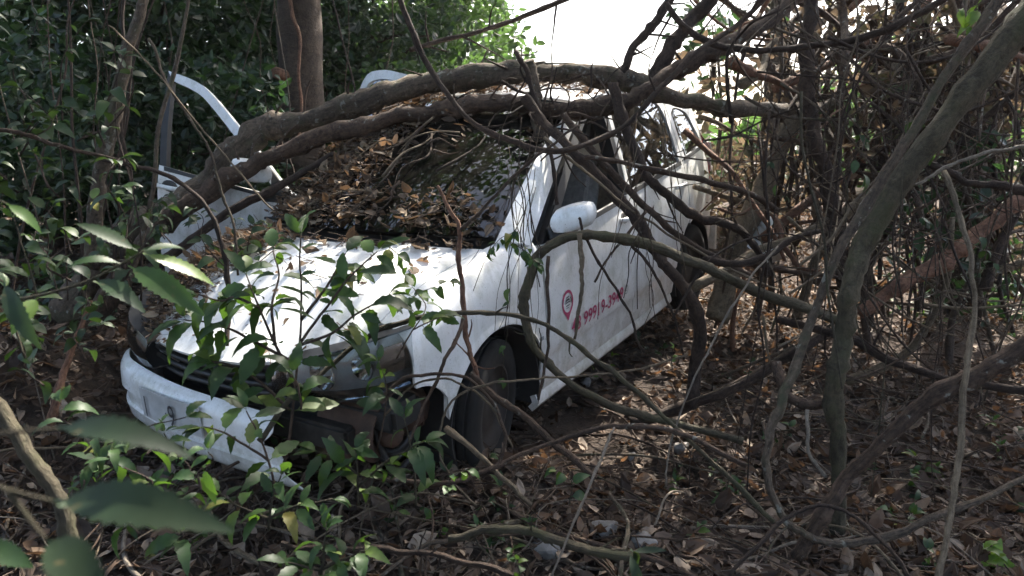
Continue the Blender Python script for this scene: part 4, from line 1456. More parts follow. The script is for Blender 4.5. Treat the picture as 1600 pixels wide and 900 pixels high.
# fine vines over the side of the car
for k in range(26):
    x = random.choice([random.uniform(790, 850), random.uniform(985, 1060)])
    y0 = random.uniform(150, 330)
    ln = random.uniform(120, 330)
    dx = random.gauss(0, 45)
    P = [at(x + random.gauss(0, 4) + (i / 5) * dx, y0 + ln * i / 5, 3.0) for i in range(6)]
    r = random.choice([.0014, .002, .0028])
    loose('fine_vine', 'vine hanging before the car', 'vine', 'fine vines over the car side', P, r, r * .7, random.choice([BARK_TAN, BARK_BROWN, BARK_DARK]), 5, 4)
# sticks and runners on the ground
for k in range(240):
    px = random.uniform(-20, 1620)
    py = random.uniform(620, 900) if k < 185 else random.uniform(470, 640)
    if py < 640 and px < 1080:
        px = random.uniform(1100, 1600)
    # where the view ray meets the forest floor
    d = 2.0
    for it in range(40):
        p = at(px, py, d)
        d += (p.z - float(H(p.x, p.y))) / max(.1, -(at(px, py, d + 1).z - p.z)) * .8
        d = min(max(d, 1.2), 9)
    L = random.uniform(.25, 1.0)
    a = random.uniform(0, 6.28)
    P = []
    lift = random.uniform(.0, .10)
    for i in range(5):
        t = i / 4 - .5
        x = p.x + L * t * math.cos(a) + random.gauss(0, .035 * L)
        y = p.y + L * t * math.sin(a) + random.gauss(0, .035 * L)
        P.append(Vector((x, y, float(H(x, y)) + .02 + lift * (1 - 4 * t * t) + (lift * t))))
    r = min(random.choice([.0025, .003, .004, .005, .007, .011]), L * .013)
    loose('ground_stick', 'dry stick on litter', 'stick', 'sticks on the leaf litter', P, r, r * .6, random.choice([BARK_BROWN, BARK_BROWN, BARK_DARK, BARK_TAN, BARK_PALE, BARK_GREY]), 6, 4)


def hit(px, py):
    d = 2.0
    for it in range(40):
        p = at(px, py, d)
        d += (p.z - float(H(p.x, p.y))) / max(.1, -(at(px, py, d + 1).z - p.z)) * .8
        d = min(max(d, .8), 30)
    p = at(px, py, d)
    return Vector((p.x, p.y, float(H(p.x, p.y)))), d


# ================================================================ STONES
def stone(label, px, py, wpx, mat, sq=(1, .8, .6), seed=0):
    p, d = hit(px, py)
    r_ = random.Random(seed)
    bm = bmesh.new()
    bmesh.ops.create_icosphere(bm, subdivisions=3, radius=1)
    ks = [Vector((r_.gauss(0, 1), r_.gauss(0, 1), r_.gauss(0, 1))).normalized() for _ in range(9)]
    for v in bm.verts:
        n = v.co.normalized()
        f = 1.0
        for k in ks:
            q = n.dot(k)
            if q > .62:
                f = min(f, .62 / q * 1.12)
        v.co = n * f * (1 + .03 * r_.gauss(0, 1))
    s = wpx / 2 * d / FPX
    for v in bm.verts:
        v.co = Vector((v.co.x * s * sq[0], v.co.y * s * sq[1], v.co.z * s * sq[2]))
    o = link('stone', mesh_bm('stone', bm, mat, 25))
    o.location = p + Vector((0, 0, s * sq[2] * .45))
    o.rotation_euler = (r_.uniform(-.4, .4), r_.uniform(-.4, .4), r_.uniform(0, 6))
    tag(o, label, 'stone')


stone('flat pale grey stone lying alone beside the long arching shoot', 1062, 705, 42, RUBBLE, (1, .8, .55), 3)
stone('blocky grey rubble stone beside the pale dry stalk', 852, 866, 50, RUBBLE, (1, .9, .8), 4)
stone('rounded dark stone between two rubble stones at the bottom', 945, 835, 52, STONE, (1, .9, .7), 5)
stone('angular grey stone near the dark blade leaf at the bottom', 1005, 853, 46, STONE, (1, .9, .7), 6)
stone('small pale chip of stone in litter near coiled vine', 985, 715, 22, RUBBLE, (1, .8, .5), 7)
stone('small white stone low in litter by the twisting stem', 1330, 868, 24, RUBBLE, (1, .8, .5), 8)
stone('earthy grey stone under the fender near the tyre', 915, 600, 26, STONE, (1, .8, .6), 9)

# ================================================================ TREES
def crown_pts(n, clumps, seed, flat=1.0):
    r_ = np.random.default_rng(seed)
    w = np.array([c[3] ** 2 for c in clumps])
    w = w / w.sum()
    idx = r_.choice(len(clumps), n, p=w)
    c = np.array(clumps)[idx]
    d = r_.normal(size=(n, 3))
    d /= np.linalg.norm(d, axis=1)[:, None]
    rad = c[:, 3] * r_.uniform(.25, 1.0, n) ** .5
    p = c[:, :3] + d * rad[:, None] * np.array([1, 1, flat])
    return p


def tree(label, base, height, r, crown_c, crown_r, nclump, nleaf, size, mat, seed, lean=(0, 0), bark_m=None, group=None, clump_r=.7, flat=.8, name='tree', limbs=5, width=.5):
    r_ = random.Random(seed)
    o = empty(name, base)
    tag(o, label, 'tree', group)
    top = Vector((lean[0], lean[1], height))
    P = [Vector((0, 0, -.15)), top * .3 + Vector((r_.gauss(0, .06), r_.gauss(0, .06), 0)), top * .65 + Vector((r_.gauss(0, .1), r_.gauss(0, .1), 0)), top]
    link('trunk', tube_mesh('trunk', [tuple(p) for p in P], r, r * .45, bark_m or TREE_BARK, 14, 8, .06, bumps=.15, flare=.5), o)
    cl = []
    cc = Vector(crown_c) - Vector(base)
    for k in range(nclump):
        d = Vector((r_.gauss(0, 1), r_.gauss(0, 1), r_.gauss(0, 1))).normalized() * (r_.random() ** .4)
        q = cc + Vector((d.x * crown_r[0], d.y * crown_r[1], d.z * crown_r[2]))
        cl.append((q.x, q.y, q.z, clump_r * r_.uniform(.6, 1.3)))
    for k in range(limbs):
        q = Vector(cl[k % len(cl)][:3])
        s0 = top * r_.uniform(.55, .95)
        mid = s0.lerp(q, .5) + Vector((0, 0, .2))
        link('limb', tube_mesh('limb', [tuple(s0), tuple(mid), tuple(q)], r * .35, r * .08, bark_m or TREE_BARK, 7, 5, .06), o)
    pts = crown_pts(nleaf, cl, seed, flat)
    V, Fq = leaves_np(pts, size, width, .35, seed)
    cr = link('crown', mesh_np('crown', V, Fq, mat, False), o)
    return o


def gz(x, y):
    return (x, y, float(H(x, y)))


# the straight dark trunk behind the open door (base hidden), with its cut stub and red creeper
tb = at(462, 180, 6.2)
tb = Vector(gz(tb.x, tb.y))
t1 = tree('big straight dark trunk with cut branch stub behind the open door', tuple(tb), 7.5, .20, (tb.x - .5, tb.y + .5, 7.2), (2.4, 2.2, 1.4), 22, 4200, .17, FOL_CANOPY, 3, (.12, .1), name='big_tree', limbs=7)
sp = at(437, 116, 6.02) - tb
link('cut_stub', tube_mesh('cut_stub', [tuple(sp + Vector((.06, .16, -.02))), tuple(sp), tuple(sp + Vector((-.02, -.06, .01)))], .05, .042, BARK_RED, 10, 3, .04), t1)
link('creeper', tube_mesh('creeper', [tuple(at(*q) - tb) for q in ((445, -30, 5.98), (458, 25, 5.95), (470, 60, 5.95), (466, 110, 5.95), (470, 170, 5.95), (466, 230, 5.9))], .016, .012, BARK_RED, 7, 5, .05, wob=.006), t1)

# trees with bright leaves behind the roof, gap of sky beside them
spots = [
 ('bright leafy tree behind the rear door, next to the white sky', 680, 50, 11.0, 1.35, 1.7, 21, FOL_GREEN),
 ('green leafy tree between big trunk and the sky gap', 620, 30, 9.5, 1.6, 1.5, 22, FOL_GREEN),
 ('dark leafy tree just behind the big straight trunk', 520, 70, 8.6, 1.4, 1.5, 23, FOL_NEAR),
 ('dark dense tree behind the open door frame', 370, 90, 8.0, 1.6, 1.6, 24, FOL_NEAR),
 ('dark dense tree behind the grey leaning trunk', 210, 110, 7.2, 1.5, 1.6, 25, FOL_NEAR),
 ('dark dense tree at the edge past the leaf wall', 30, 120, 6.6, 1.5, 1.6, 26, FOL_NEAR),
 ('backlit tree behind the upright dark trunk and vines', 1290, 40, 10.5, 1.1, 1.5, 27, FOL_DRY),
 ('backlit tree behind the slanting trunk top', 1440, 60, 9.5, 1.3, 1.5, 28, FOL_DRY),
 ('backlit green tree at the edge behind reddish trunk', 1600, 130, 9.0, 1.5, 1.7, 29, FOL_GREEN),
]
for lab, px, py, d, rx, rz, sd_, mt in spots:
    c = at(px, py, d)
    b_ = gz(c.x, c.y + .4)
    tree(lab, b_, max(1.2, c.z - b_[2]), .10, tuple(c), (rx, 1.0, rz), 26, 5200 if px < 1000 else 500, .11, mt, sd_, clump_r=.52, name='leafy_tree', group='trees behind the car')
# low shrubs closing the view under those crowns
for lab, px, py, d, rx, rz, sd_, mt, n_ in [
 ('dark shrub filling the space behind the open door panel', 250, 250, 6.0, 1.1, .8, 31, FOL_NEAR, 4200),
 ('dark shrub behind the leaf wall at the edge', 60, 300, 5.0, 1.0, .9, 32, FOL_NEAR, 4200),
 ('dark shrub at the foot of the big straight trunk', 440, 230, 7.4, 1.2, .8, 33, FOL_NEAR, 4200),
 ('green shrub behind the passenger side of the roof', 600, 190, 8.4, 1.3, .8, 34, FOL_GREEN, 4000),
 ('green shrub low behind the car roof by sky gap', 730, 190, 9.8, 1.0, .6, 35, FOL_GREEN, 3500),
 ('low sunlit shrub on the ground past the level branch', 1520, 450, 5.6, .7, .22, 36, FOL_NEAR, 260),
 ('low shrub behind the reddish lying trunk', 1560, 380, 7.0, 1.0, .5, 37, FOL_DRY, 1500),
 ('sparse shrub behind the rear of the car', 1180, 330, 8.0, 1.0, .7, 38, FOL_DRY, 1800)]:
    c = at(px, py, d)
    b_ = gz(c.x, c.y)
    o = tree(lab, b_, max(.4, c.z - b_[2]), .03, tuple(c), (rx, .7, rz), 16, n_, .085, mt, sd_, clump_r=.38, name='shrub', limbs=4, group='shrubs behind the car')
    o['category'] = 'shrub'
for i, (lab, px, py, d, rx, rz, n_, mt) in enumerate([
 ('dry brown leaf clump caught in the tangle behind upright trunk', 1230, 110, 5.6, .75, .45, 380, FOL_DRY), ('dry brown leaf clump high behind the slanting trunk', 1400, 70, 5.2, .7, .45, 620, FOL_DRY),
 ('dry leaf clump low behind the car tail', 1190, 270, 5.6, .5, .4, 200, FOL_DRY), ('dry leaf clump midway behind the slanting trunk', 1400, 190, 4.9, .6, .35, 240, FOL_DRY),
 ('dry leaf clump at the edge under the bright shoot', 1560, 130, 5.4, .6, .5, 420, FOL_DRY), ('dark green leaf clump in the tangle by reddish log', 1510, 330, 4.8, .5, .35, 260, FOL_NEAR), ('dark green leaf clump beside the sky gap', 1120, 60, 6.5, .3, .35, 180, FOL_NEAR)]):
    c = at(px, py, d)
    b_ = gz(c.x, c.y)
    o = tree(lab, b_, max(.4, c.z - b_[2]), .025, tuple(c), (rx, .5, rz), 12, n_, .11, mt, 80 + i, clump_r=.3, name='dry_thicket', limbs=8, group='leaf clumps in the tangle', width=.42)
    o['category'] = 'thicket'
# tall trees round about whose crowns shade the place, several added for that
CROWN_AT = {6: (1.3, 7.5, 7.3), 8: (-.6, 11.0, 6.8), 9: (-1.5, 8.7, 6.3), 10: (-1.2, 5.3, 6.6)}  # unseen crowns moved off their trunks to shape sun, shade and windscreen reflection
for i, (x, y, z, rx, ry, n_, lab) in enumerate([
 (-3.6, 3.4, 6.2, 2.2, 2.4, 4500, 'tall shade tree beyond the earth bank'),
 (3.6, 2.6, 6.6, 2.0, 2.2, 4200, 'tall shade tree beyond the pale pole'),
 (-2.2, -1.8, 6.0, 2.6, 2.4, 5500, 'tall shade tree behind the viewer over the leaf wall'),
 (2.4, -2.2, 6.4, 2.6, 2.4, 5500, 'tall shade tree behind the viewer over the slanting trunk'),
 (3.6, 6.2, 6.0, 2.2, 1.2, 2300, 'tall tree rising over the backlit tangle'),
 (6.2, 4.6, 7.5, 2.6, 2.6, 3200, 'tall tree well past the tangle on the sunny side'),
 (3.2, 9.6, 7.6, 2.0, 1.8, 480, 'tall tree far behind the tangle on the sunny side'),
 (-2.25, 8.3, 6.9, 2.2, 1.5, 4200, 'tall added shade tree rising between big trunk and the green trees'),
 (-4.4, 6.0, 5.6, 2.2, 1.8, 4200, 'tall added shade tree rising behind the grey leaning trunk'),
 (-4.9, 4.9, 6.0, 2.3, 2.1, 2900, 'tall added shade tree leaning in over the car roof from the bank'),
 (-5.4, 7.4, 5.6, 2.6, 2.4, 3000, 'tall tree deep in the dark wood behind the open door')]):
    tree(lab, gz(x, y), z - .3, .16, CROWN_AT.get(i, (x, y, z)), (rx, ry, 1.1), 20, n_, .20, FOL_CANOPY, 60 + i, (random.gauss(0, .2), random.gauss(0, .2)), name='shade_tree', group='shade trees round the clearing', clump_r=.75)
# far-off wood
fw = []
r_ = np.random.default_rng(9)
n_ = 26000
ang = r_.uniform(-1.05, 1.05, n_)
dist = r_.uniform(14, 24, n_)
hh = r_.uniform(0, 1, n_) ** .8
prof = np.where(ang > .12, 2.3, 7.5) - np.where(ang > .12, 1.4, 6.6) * np.exp(-((ang - .15) / .19) ** 4)
fx, fy = np.sin(ang) * dist, np.cos(ang) * dist
fz = H(fx, fy) + hh * prof
V, Fq = leaves_np(np.stack([fx, fy, fz], 1), .30, .55, .3, 4)
tag(link('far_wood', mesh_np('far_wood', V, Fq, FOL_GREEN, False)), 'far wood of leafy trees seen between the trunks', kind='stuff')

# ================================================================ LEAF LITTER
r_ = np.random.default_rng(77)


def frustum_xy(n, y0, y1, pw=1.0):
    y = y0 + (y1 - y0) * r_.uniform(0, 1, n) ** pw
    x = r_.uniform(-1, 1, n) * (y * .72 + .3)
    return x, y


x, y = frustum_xy(80000, 1.5, 9.5, 1.35)
clump = vnoise(x * 2.2 + 11, y * 2.2) + .5 * vnoise(x * 6, y * 6)
keep = r_.uniform(-2.3, 1.0, len(x)) < clump
x, y = x[keep], y[keep]
z = H(x, y) + r_.uniform(.002, .03, len(x))
sz = np.where(r_.random(len(x)) < .2, .085, .046)
V, Fq = leaves_np(np.stack([x, y, z], 1), sz, .55, .72, 8, .5)
tag(link('leaf_litter', mesh_np('leaf_litter', V, Fq, DEAD_ISL, False)), 'brown litter of dead leaves covering the forest floor', kind='stuff')


def twig_mass(name, pts, dirs, L, rad, mat):
    """many tiny three-sided twigs in one mesh"""
    n = len(pts)
    u = np.cross(dirs, np.array([0.3, .2, 1.0]))
    u /= np.linalg.norm(u, axis=1)[:, None] + 1e-9
    w = np.cross(dirs, u)
    V = np.empty((n, 9, 3))
    bend = r_.normal(0, .12, (n, 1)) * L[:, None]
    for k, t in enumerate((-.5, 0, .5)):
        c = pts + dirs * (L * t)[:, None] + u * (bend if k == 1 else 0)
        for j in range(3):
            a = j * 2.094
            V[:, k * 3 + j] = c + (u * math.cos(a) + w * math.sin(a)) * (rad * (1.1 - .5 * (t + .5)))[:, None]
    q = np.array([[k * 3 + j, k * 3 + (j + 1) % 3, k * 3 + 3 + (j + 1) % 3, k * 3 + 3 + j] for k in range(2) for j in range(3)])
    Fq = ((np.arange(n) * 9)[:, None, None] + q[None]).reshape(-1, 4)
    return mesh_np(name, V.reshape(-1, 3), Fq, mat)


x, y = frustum_xy(11000, 1.5, 8.5, 1.3)
z = H(x, y) + r_.uniform(.004, .045, len(x))
d = r_.normal(size=(len(x), 3)) * np.array([1, 1, .18])
d /= np.linalg.norm(d, axis=1)[:, None]
L = r_.uniform(.04, .24, len(x))
tag(link('twig_litter', twig_mass('twig_litter', np.stack([x, y, z], 1), d, L, r_.uniform(.001, .0035, len(x)), TWIG_LITTER)), 'mat of fine dry twigs strewn over the forest floor', kind='stuff')

# debris lying on the car
pts = []
for k in range(5600):
    u, v = random.uniform(-1, 1), random.random()
    # thick at the foot and passenger side of the windscreen, thin near the driver pillar
    dens = (1 - v) * 1.0 + (0.75 if u < -.15 else -.25) * (1 - .35 * v) + .5 * float(vnoise(u * 3 + 5, v * 3))
    if u > .0 and v > .20:
        dens -= .62
    if v < .14:
        dens += .35
    if v > .75 and u > -.5:
        dens -= .4
    if random.random() < dens * .5:
        pts.append(tuple(on_ws(u, v, random.uniform(.004, .05))))
for k in range(8000):
    u, v = random.uniform(-1, 1), random.random()
    dens = 1.3 * smooth(-.25, -.75, u) * (1 - .3 * v) + .9 * max(0, .10 - v) * 6 + .06 * float(vnoise(u * 4 + 3, v * 4 + 9)) - .08
    if random.random() < dens:
        pts.append(tuple(on_hood(u, v, random.uniform(.003, .03))))
for k in range(4500):
    u, v = random.uniform(-1, 1), random.random() * .8
    if random.random() < .5 + .5 * float(vnoise(u * 3 + 1, v * 5)) - .55 * max(0, u):
        pts.append(tuple(on_roof(u, v, random.uniform(.003, .03))))
for k in range(120):
    u, v = random.uniform(-1, 1), random.random()
    a = Vector(hoodf(v, u))
    pts.append(tuple(CARM @ Vector((a.x - .1 * random.random() - .05, a.y, a.z + .01))) if v < .1 else tuple(on_hood(u, v, .003)))
pts = np.array(pts)
V, Fq = leaves_np(pts, np.where(r_.random(len(pts)) < .3, .060, .028), .5, .72, 12, .5)
tag(link('car_debris', mesh_np('car_debris', V, Fq, DEBRIS, False)), 'dead leaves and crumbs heaped on windscreen, roof and bonnet', kind='stuff')
k_ = r_.choice(len(pts), 1700)
d = r_.normal(size=(1700, 3)) * np.array([1, 1, .35])
d /= np.linalg.norm(d, axis=1)[:, None]
tag(link('car_twig_debris', twig_mass('car_twig_debris', pts[k_] + np.array([0, 0, .012]), d, r_.uniform(.03, .16, 1700), r_.uniform(.0008, .0025, 1700), TWIG_LITTER)), 'fine broken twigs lying among the leaves on the car', kind='stuff')

# single large dead leaves on the floor that can be told apart
dead = [leaf_mesh('dead_leaf', L_, W_, DEAD_LEAF, 6, f_, c_, 0, .05, t_) for L_, W_, f_, c_, t_ in ((.09, .05, .5, -.6, .5), (.11, .06, .35, .7, -.4), (.075, .05, .7, -.9, .2), (.10, .045, .2, 1.2, .9))]
for k in range(280):
    px = random.uniform(-10, 1610)
    py = random.uniform(640, 900) if k < 190 else random.uniform(480, 660)
    if py < 660 and px < 1000:
        px = random.uniform(900, 1600)
    p, d_ = hit(px, py)
    a = random.uniform(0, 6.28)
    o = link('dead_leaf', random.choice(dead), ground)
    o.matrix_local = frame(p + Vector((0, 0, random.uniform(.012, .04))), (math.cos(a), math.sin(a), random.gauss(0, .3)), (random.gauss(0, .45), random.gauss(-.2, .45), 1), random.uniform(.45, .95))

# ================================================================ PLANTS
def leafset(mat, L, ratio, serr, n=9):
    out = []
    for f, c, t in ((.25, .35, .2), (.35, .7, -.25), (.15, .15, .4), (.3, 1.0, 0.1)):
        out.append(leaf_mesh('leaf', L, L * ratio, mat, n, f, c, serr, .12, t))
    return out


LM_MID = leafset(LEAF_MID, .10, .42, .10, 11)
LM_DARK = leafset(LEAF_DARK, .08, .55, 0, 7)
LM_SMALL = leafset(LEAF_MID, .05, .62, 0, 7)
LM_BRIGHT = leafset(LEAF_BRIGHT, .08, .45, .08, 9)
LM_BIG = leafset(LEAF_GLOSS, .16, .36, .10, 21)
LM_BLADE = leafset(LEAF_GLOSS, .18, .22, 0, 9)


def plant(label, name, cat, stems, leaf_ms, n_per, scale=1.0, stem_r=.004, mat=BARK_MOSS, droop=.25, group=None, face=.35, whorl=False, smin=.65, smax=1.25, base=.15):
    """stems: lists of (px,py,dist); leaves sit in pairs along each stem, larger ones as single objects"""
    root = empty(name, tuple(at(*stems[0][0])))
    tag(root, label, cat, group)
    o = root.location.copy()
    for st in stems:
        P = [at(*p) for p in st]
        Q = catmull([tuple(p - o) for p in P], 6)
        link('stem', tube_mesh('stem', [tuple(p - o) for p in P], stem_r, stem_r * .4, mat, 6, 5, .05, wob=.002), root)
        m = n_per
        for k in range(m):
            t = base + (1 - base) * (k + random.random() * .6) / m
            i = min(len(Q) - 2, int(t * (len(Q) - 1)))
            p = Vector(Q[i])
            d = Vector(Q[i + 1] - Q[i]).normalized()
            for s_ in ((1, -1) if random.random() < .8 else (1,)):
                side_ = d.cross(Vector((random.gauss(0, .5), random.gauss(0, .5), 1))).normalized() * s_
                if whorl:
                    a = random.uniform(0, 6.28)
                    side_ = Vector((math.cos(a), math.sin(a), 0))
                v = (side_ + d * random.uniform(.1, .9) + Vector((0, 0, -droop + random.gauss(0, .3)))).normalized()
                nrm = Vector((random.gauss(0, .4), -face + random.gauss(0, .4), 1))
                lf = link('leaf', random.choice(leaf_ms), root)
                lf.matrix_local = frame(p, v, nrm, scale * random.uniform(smin, smax) * (1 - .25 * t))
        # terminal leaves
        for q in range(3):
            v = (d + Vector((random.gauss(0, .6), random.gauss(0, .6), random.gauss(-.1, .4)))).normalized()
            lf = link('leaf', random.choice(leaf_ms), root)
            lf.matrix_local = frame(Vector(Q[-1]), v, Vector((random.gauss(0, .4), -face, 1)), scale * random.uniform(.5, .9))
    return root


def G(px, py, up=0):
    p, d = hit(px, py)
    return (px, py, d)


S = 2.35
plant('leafy green bush growing up in front of the bonnet', 'leafy_bush', 'bush', [
    [(440, 740, S), (452, 680, S), (462, 600, S), (470, 500, S + .05), (468, 420, S + .1), (470, 368, S + .1)],
    [(462, 600, S), (430, 540, S), (405, 480, S), (385, 430, S + .05)],
    [(466, 540, S), (510, 480, S), (555, 425, S + .05), (590, 392, S + .1)],
    [(470, 500, S + .05), (510, 450, S + .1), (540, 395, S + .15)],
    [(462, 570, S), (420, 545, S), (370, 520, S), (325, 505, S), (290, 500, S)],
    [(405, 480, S), (370, 465, S), (345, 470, S), (310, 460, S)],
    [(430, 540, S), (425, 480, S), (435, 430, S + .05), (428, 390, S + .1)],
    [(466, 540, S), (520, 520, S), (560, 490, S), (610, 460, S + .05)],
    [(452, 640, S), (410, 600, S), (370, 575, S), (330, 565, S)],
], LM_MID, 6, 1.25, .0055, BARK_BROWN, .35, smin=.45, smax=1.35, base=.3)
plant('sprig with narrow leaves just below the bonnet edge by the headlamp', 'leafy_sprig', 'plant', [
    [(590, 700, 2.3), (602, 640, 2.3), (603, 600, 2.3), (592, 565, 2.3)],
    [(620, 560, 2.35), (645, 515, 2.35), (665, 480, 2.4), (645, 450, 2.45)],
    [(645, 515, 2.35), (668, 505, 2.35), (695, 492, 2.4)]], LM_MID, 5, .85, .003, BARK_BROWN, .3, base=.35)
plant('dark leafy plant hanging before the bumper and number plate', 'leafy_plant', 'plant', [
    [(430, 780, 2.1), (420, 720, 2.1), (400, 670, 2.1), (385, 640, 2.1)],
    [(420, 720, 2.1), (375, 690, 2.1), (340, 672, 2.1), (318, 668, 2.1)],
    [(470, 640, 2.2), (468, 610, 2.2), (455, 585, 2.2)]], LM_MID, 4, 1.1, .004, BARK_BROWN, .35, smin=.5, smax=1.3)
plant('bright fresh green plant under the headlamp in front of the tyre', 'fresh_plant', 'plant', [
    [(560, 790, 2.2), (558, 740, 2.2), (555, 705, 2.2)], [(560, 760, 2.2), (600, 725, 2.2), (640, 700, 2.2), (662, 690, 2.2)], [(558, 740, 2.2), (520, 715, 2.2), (495, 705, 2.2)]],
    LM_MID, 5, 1.0, .004, BARK_MOSS, .1)
plant('small plant with upright leaves rising beside the hoop vine', 'upright_plant', 'plant', [[(650, 790, 2.2), (648, 740, 2.2), (640, 690, 2.2), (632, 655, 2.2)]], LM_MID, 4, .85, .004, BARK_MOSS, -.1)
plant('low broad-leaved plant at the bottom edge under the bush', 'broad_plant', 'plant', [[(500, 910, 1.75), (505, 870, 1.75), (510, 830, 1.75)], [(500, 890, 1.75), (545, 870, 1.75), (570, 860, 1.75)], [(500, 890, 1.75), (450, 880, 1.75)]], LM_MID, 4, .75, .004, BARK_MOSS, .2)
plant('leafy seedling clump below the plate near big drooping leaves', 'seedling_clump', 'plant', [[(420, 830, 1.95), (425, 780, 1.95), (440, 740, 1.95)], [(420, 810, 1.95), (370, 790, 1.95), (345, 770, 1.95)], [(420, 810, 1.95), (470, 790, 1.95), (520, 780, 1.95)]], LM_MID, 4, .75, .004, BARK_MOSS, .15)
plant('tiny seedling between curved stick and bedded stick', 'tiny_seedling', 'plant', [[(815, 905, 1.85), (808, 880, 1.85), (800, 865, 1.85)], [(700, 770, 2.1), (705, 745, 2.1), (730, 735, 2.1)]], LM_SMALL, 3, .8, .002, BARK_MOSS, .1)
plant('small round-leaved seedling growing by the tyre stick', 'round_seedling', 'plant', [[(890, 790, 2.2), (892, 750, 2.2), (870, 735, 2.2)]], LM_SMALL, 3, .9, .002, BARK_MOSS, .1)
# climbing vine with small leaves over the fender
plant('climbing vine with small round leaves hanging over the fender', 'climbing_vine', 'vine', [
    [(820, 330, 2.9), (805, 360, 2.9), (795, 400, 2.9), (797, 460, 2.9), (792, 530, 2.9), (785, 590, 2.9)],
    [(805, 360, 2.9), (780, 375, 2.9), (765, 395, 2.9)], [(800, 380, 2.9), (825, 395, 2.9), (838, 415, 2.9)]], LM_SMALL, 5, .95, .0018, BARK_MOSS, .3)
plant('leafy twig tip over the fender beside the reddish sapling', 'leafy_twig', 'plant', [[(640, 470, 2.6), (660, 455, 2.6), (700, 440, 2.6)], [(600, 380, 2.6), (625, 400, 2.6), (640, 425, 2.6)]], LM_SMALL, 4, 1.1, .002, BARK_MOSS, .2)
# large serrated leaves close to the camera, each leaf laid from its stalk to its tip
def big_leaves(label, name, stems, leaves, stem_r):
    root = empty(name, tuple(at(*stems[0][0])))
    tag(root, label, 'plant')
    o = root.location.copy()
    for st in stems:
        link('stem', tube_mesh('stem', [tuple(at(*p) - o) for p in st], stem_r, stem_r * .6, BARK_MOSS, 7, 5, .05), root)
    for p0, p1, wd, nx, mt in leaves:
        a_, b_ = at(*p0), at(*p1)
        d = b_ - a_
        L_ = d.length
        me = leaf_mesh('leaf', L_ * .9, L_ * wd, mt, 23, .22, random.uniform(.15, .5), .11, .10, random.uniform(-.2, .2))
        lf = link('leaf', me, root)
        lf.matrix_local = frame(a_ - o, d + Vector((0, 0, .12 * L_)), Vector((nx, -.75, 1)), 1.0)


big_leaves('branch of large saw-edged leaves near the viewer over the bank', 'large_leaved_branch',
    [[(-40, 468, 1.25), (40, 466, 1.25), (130, 442, 1.25), (190, 412, 1.25), (225, 392, 1.25)], [(-40, 300, 1.2), (10, 318, 1.2)], [(-30, 420, 1.1), (5, 440, 1.1)]],
    [((215, 392, 1.25), (118, 350, 1.2), .25, .2, LEAF_MID), ((200, 415, 1.25), (302, 485, 1.2), .25, -.3, LEAF_MID), ((222, 395, 1.25), (338, 448, 1.3), .22, .3, LEAF_BRIGHT), ((225, 392, 1.25), (292, 384, 1.3), .26, 0, LEAF_MID),
     ((190, 412, 1.25), (112, 402, 1.2), .24, -.2, LEAF_MID), ((150, 436, 1.25), (215, 478, 1.2), .26, .1, LEAF_DARK), ((10, 318, 1.2), (62, 356, 1.2), .30, .3, LEAF_BRIGHT), ((5, 440, 1.1), (40, 540, 1.05), .22, -.3, LEAF_DARK), ((60, 464, 1.25), (20, 520, 1.2), .4, .4, LEAF_BRIGHT)], .0028)
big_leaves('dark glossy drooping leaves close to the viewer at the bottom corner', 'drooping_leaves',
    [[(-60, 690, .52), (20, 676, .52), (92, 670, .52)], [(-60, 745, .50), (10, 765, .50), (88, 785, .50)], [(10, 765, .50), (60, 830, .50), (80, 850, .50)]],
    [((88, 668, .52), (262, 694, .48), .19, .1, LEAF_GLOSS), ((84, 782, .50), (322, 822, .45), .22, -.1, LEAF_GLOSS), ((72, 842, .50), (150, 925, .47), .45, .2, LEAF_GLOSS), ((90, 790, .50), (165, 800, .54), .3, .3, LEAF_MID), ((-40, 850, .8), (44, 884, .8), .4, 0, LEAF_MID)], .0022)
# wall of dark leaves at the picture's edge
stems = []
for k in range(26):
    x0 = random.uniform(-60, 240)
    d0 = random.uniform(2.3, 3.3)
    y0 = random.uniform(80, 500)
    st = [(x0 + random.gauss(0, 8), y0, d0)]
    for q in range(3):
        st.append((st[-1][0] + random.gauss(0, 28), st[-1][1] - random.uniform(25, 60), d0 + random.gauss(0, .05)))
    stems.append(st)
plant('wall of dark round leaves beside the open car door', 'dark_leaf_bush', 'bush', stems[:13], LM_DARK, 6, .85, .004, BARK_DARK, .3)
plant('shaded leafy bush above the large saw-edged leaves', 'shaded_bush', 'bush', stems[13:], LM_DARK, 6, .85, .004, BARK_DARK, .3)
plant('lighter green leaves among the shade above the earth bank', 'green_spray', 'plant', [[(60, 470, 1.9), (40, 400, 1.9), (20, 340, 1.9)], [(40, 560, 1.8), (20, 500, 1.8), (10, 450, 1.8)], [(120, 330, 2.4), (150, 310, 2.4), (190, 290, 2.4)]], LM_MID, 4, .6, .003, BARK_MOSS, .2)
fill = [[], [], []]
for k in range(30):
    zx = (random.uniform(-20, 200), random.uniform(430, 640), random.uniform(2.0, 2.7)) if k < 10 else (random.uniform(60, 330), random.uniform(700, 880), random.uniform(1.6, 1.9)) if k < 20 else (random.uniform(215, 400), random.uniform(360, 440), random.uniform(3.2, 3.5))
    st = [zx]
    for q in range(3):
        st.append((st[-1][0] + random.gauss(0, 24), st[-1][1] - random.uniform(12, 34), zx[2] + random.gauss(0, .03)))
    fill[k // 10].append(st)
plant('dark leafy growth over the earth bank by the rotten root', 'bank_plant', 'plant', fill[0], LM_DARK, 4, .8, .003, BARK_DARK, .3, smin=.5, smax=1.4)
plant('leafy growth on the ground behind the drooping near leaves', 'corner_plant', 'plant', fill[1], LM_MID, 4, .6, .003, BARK_DARK, .3, smin=.5, smax=1.4)
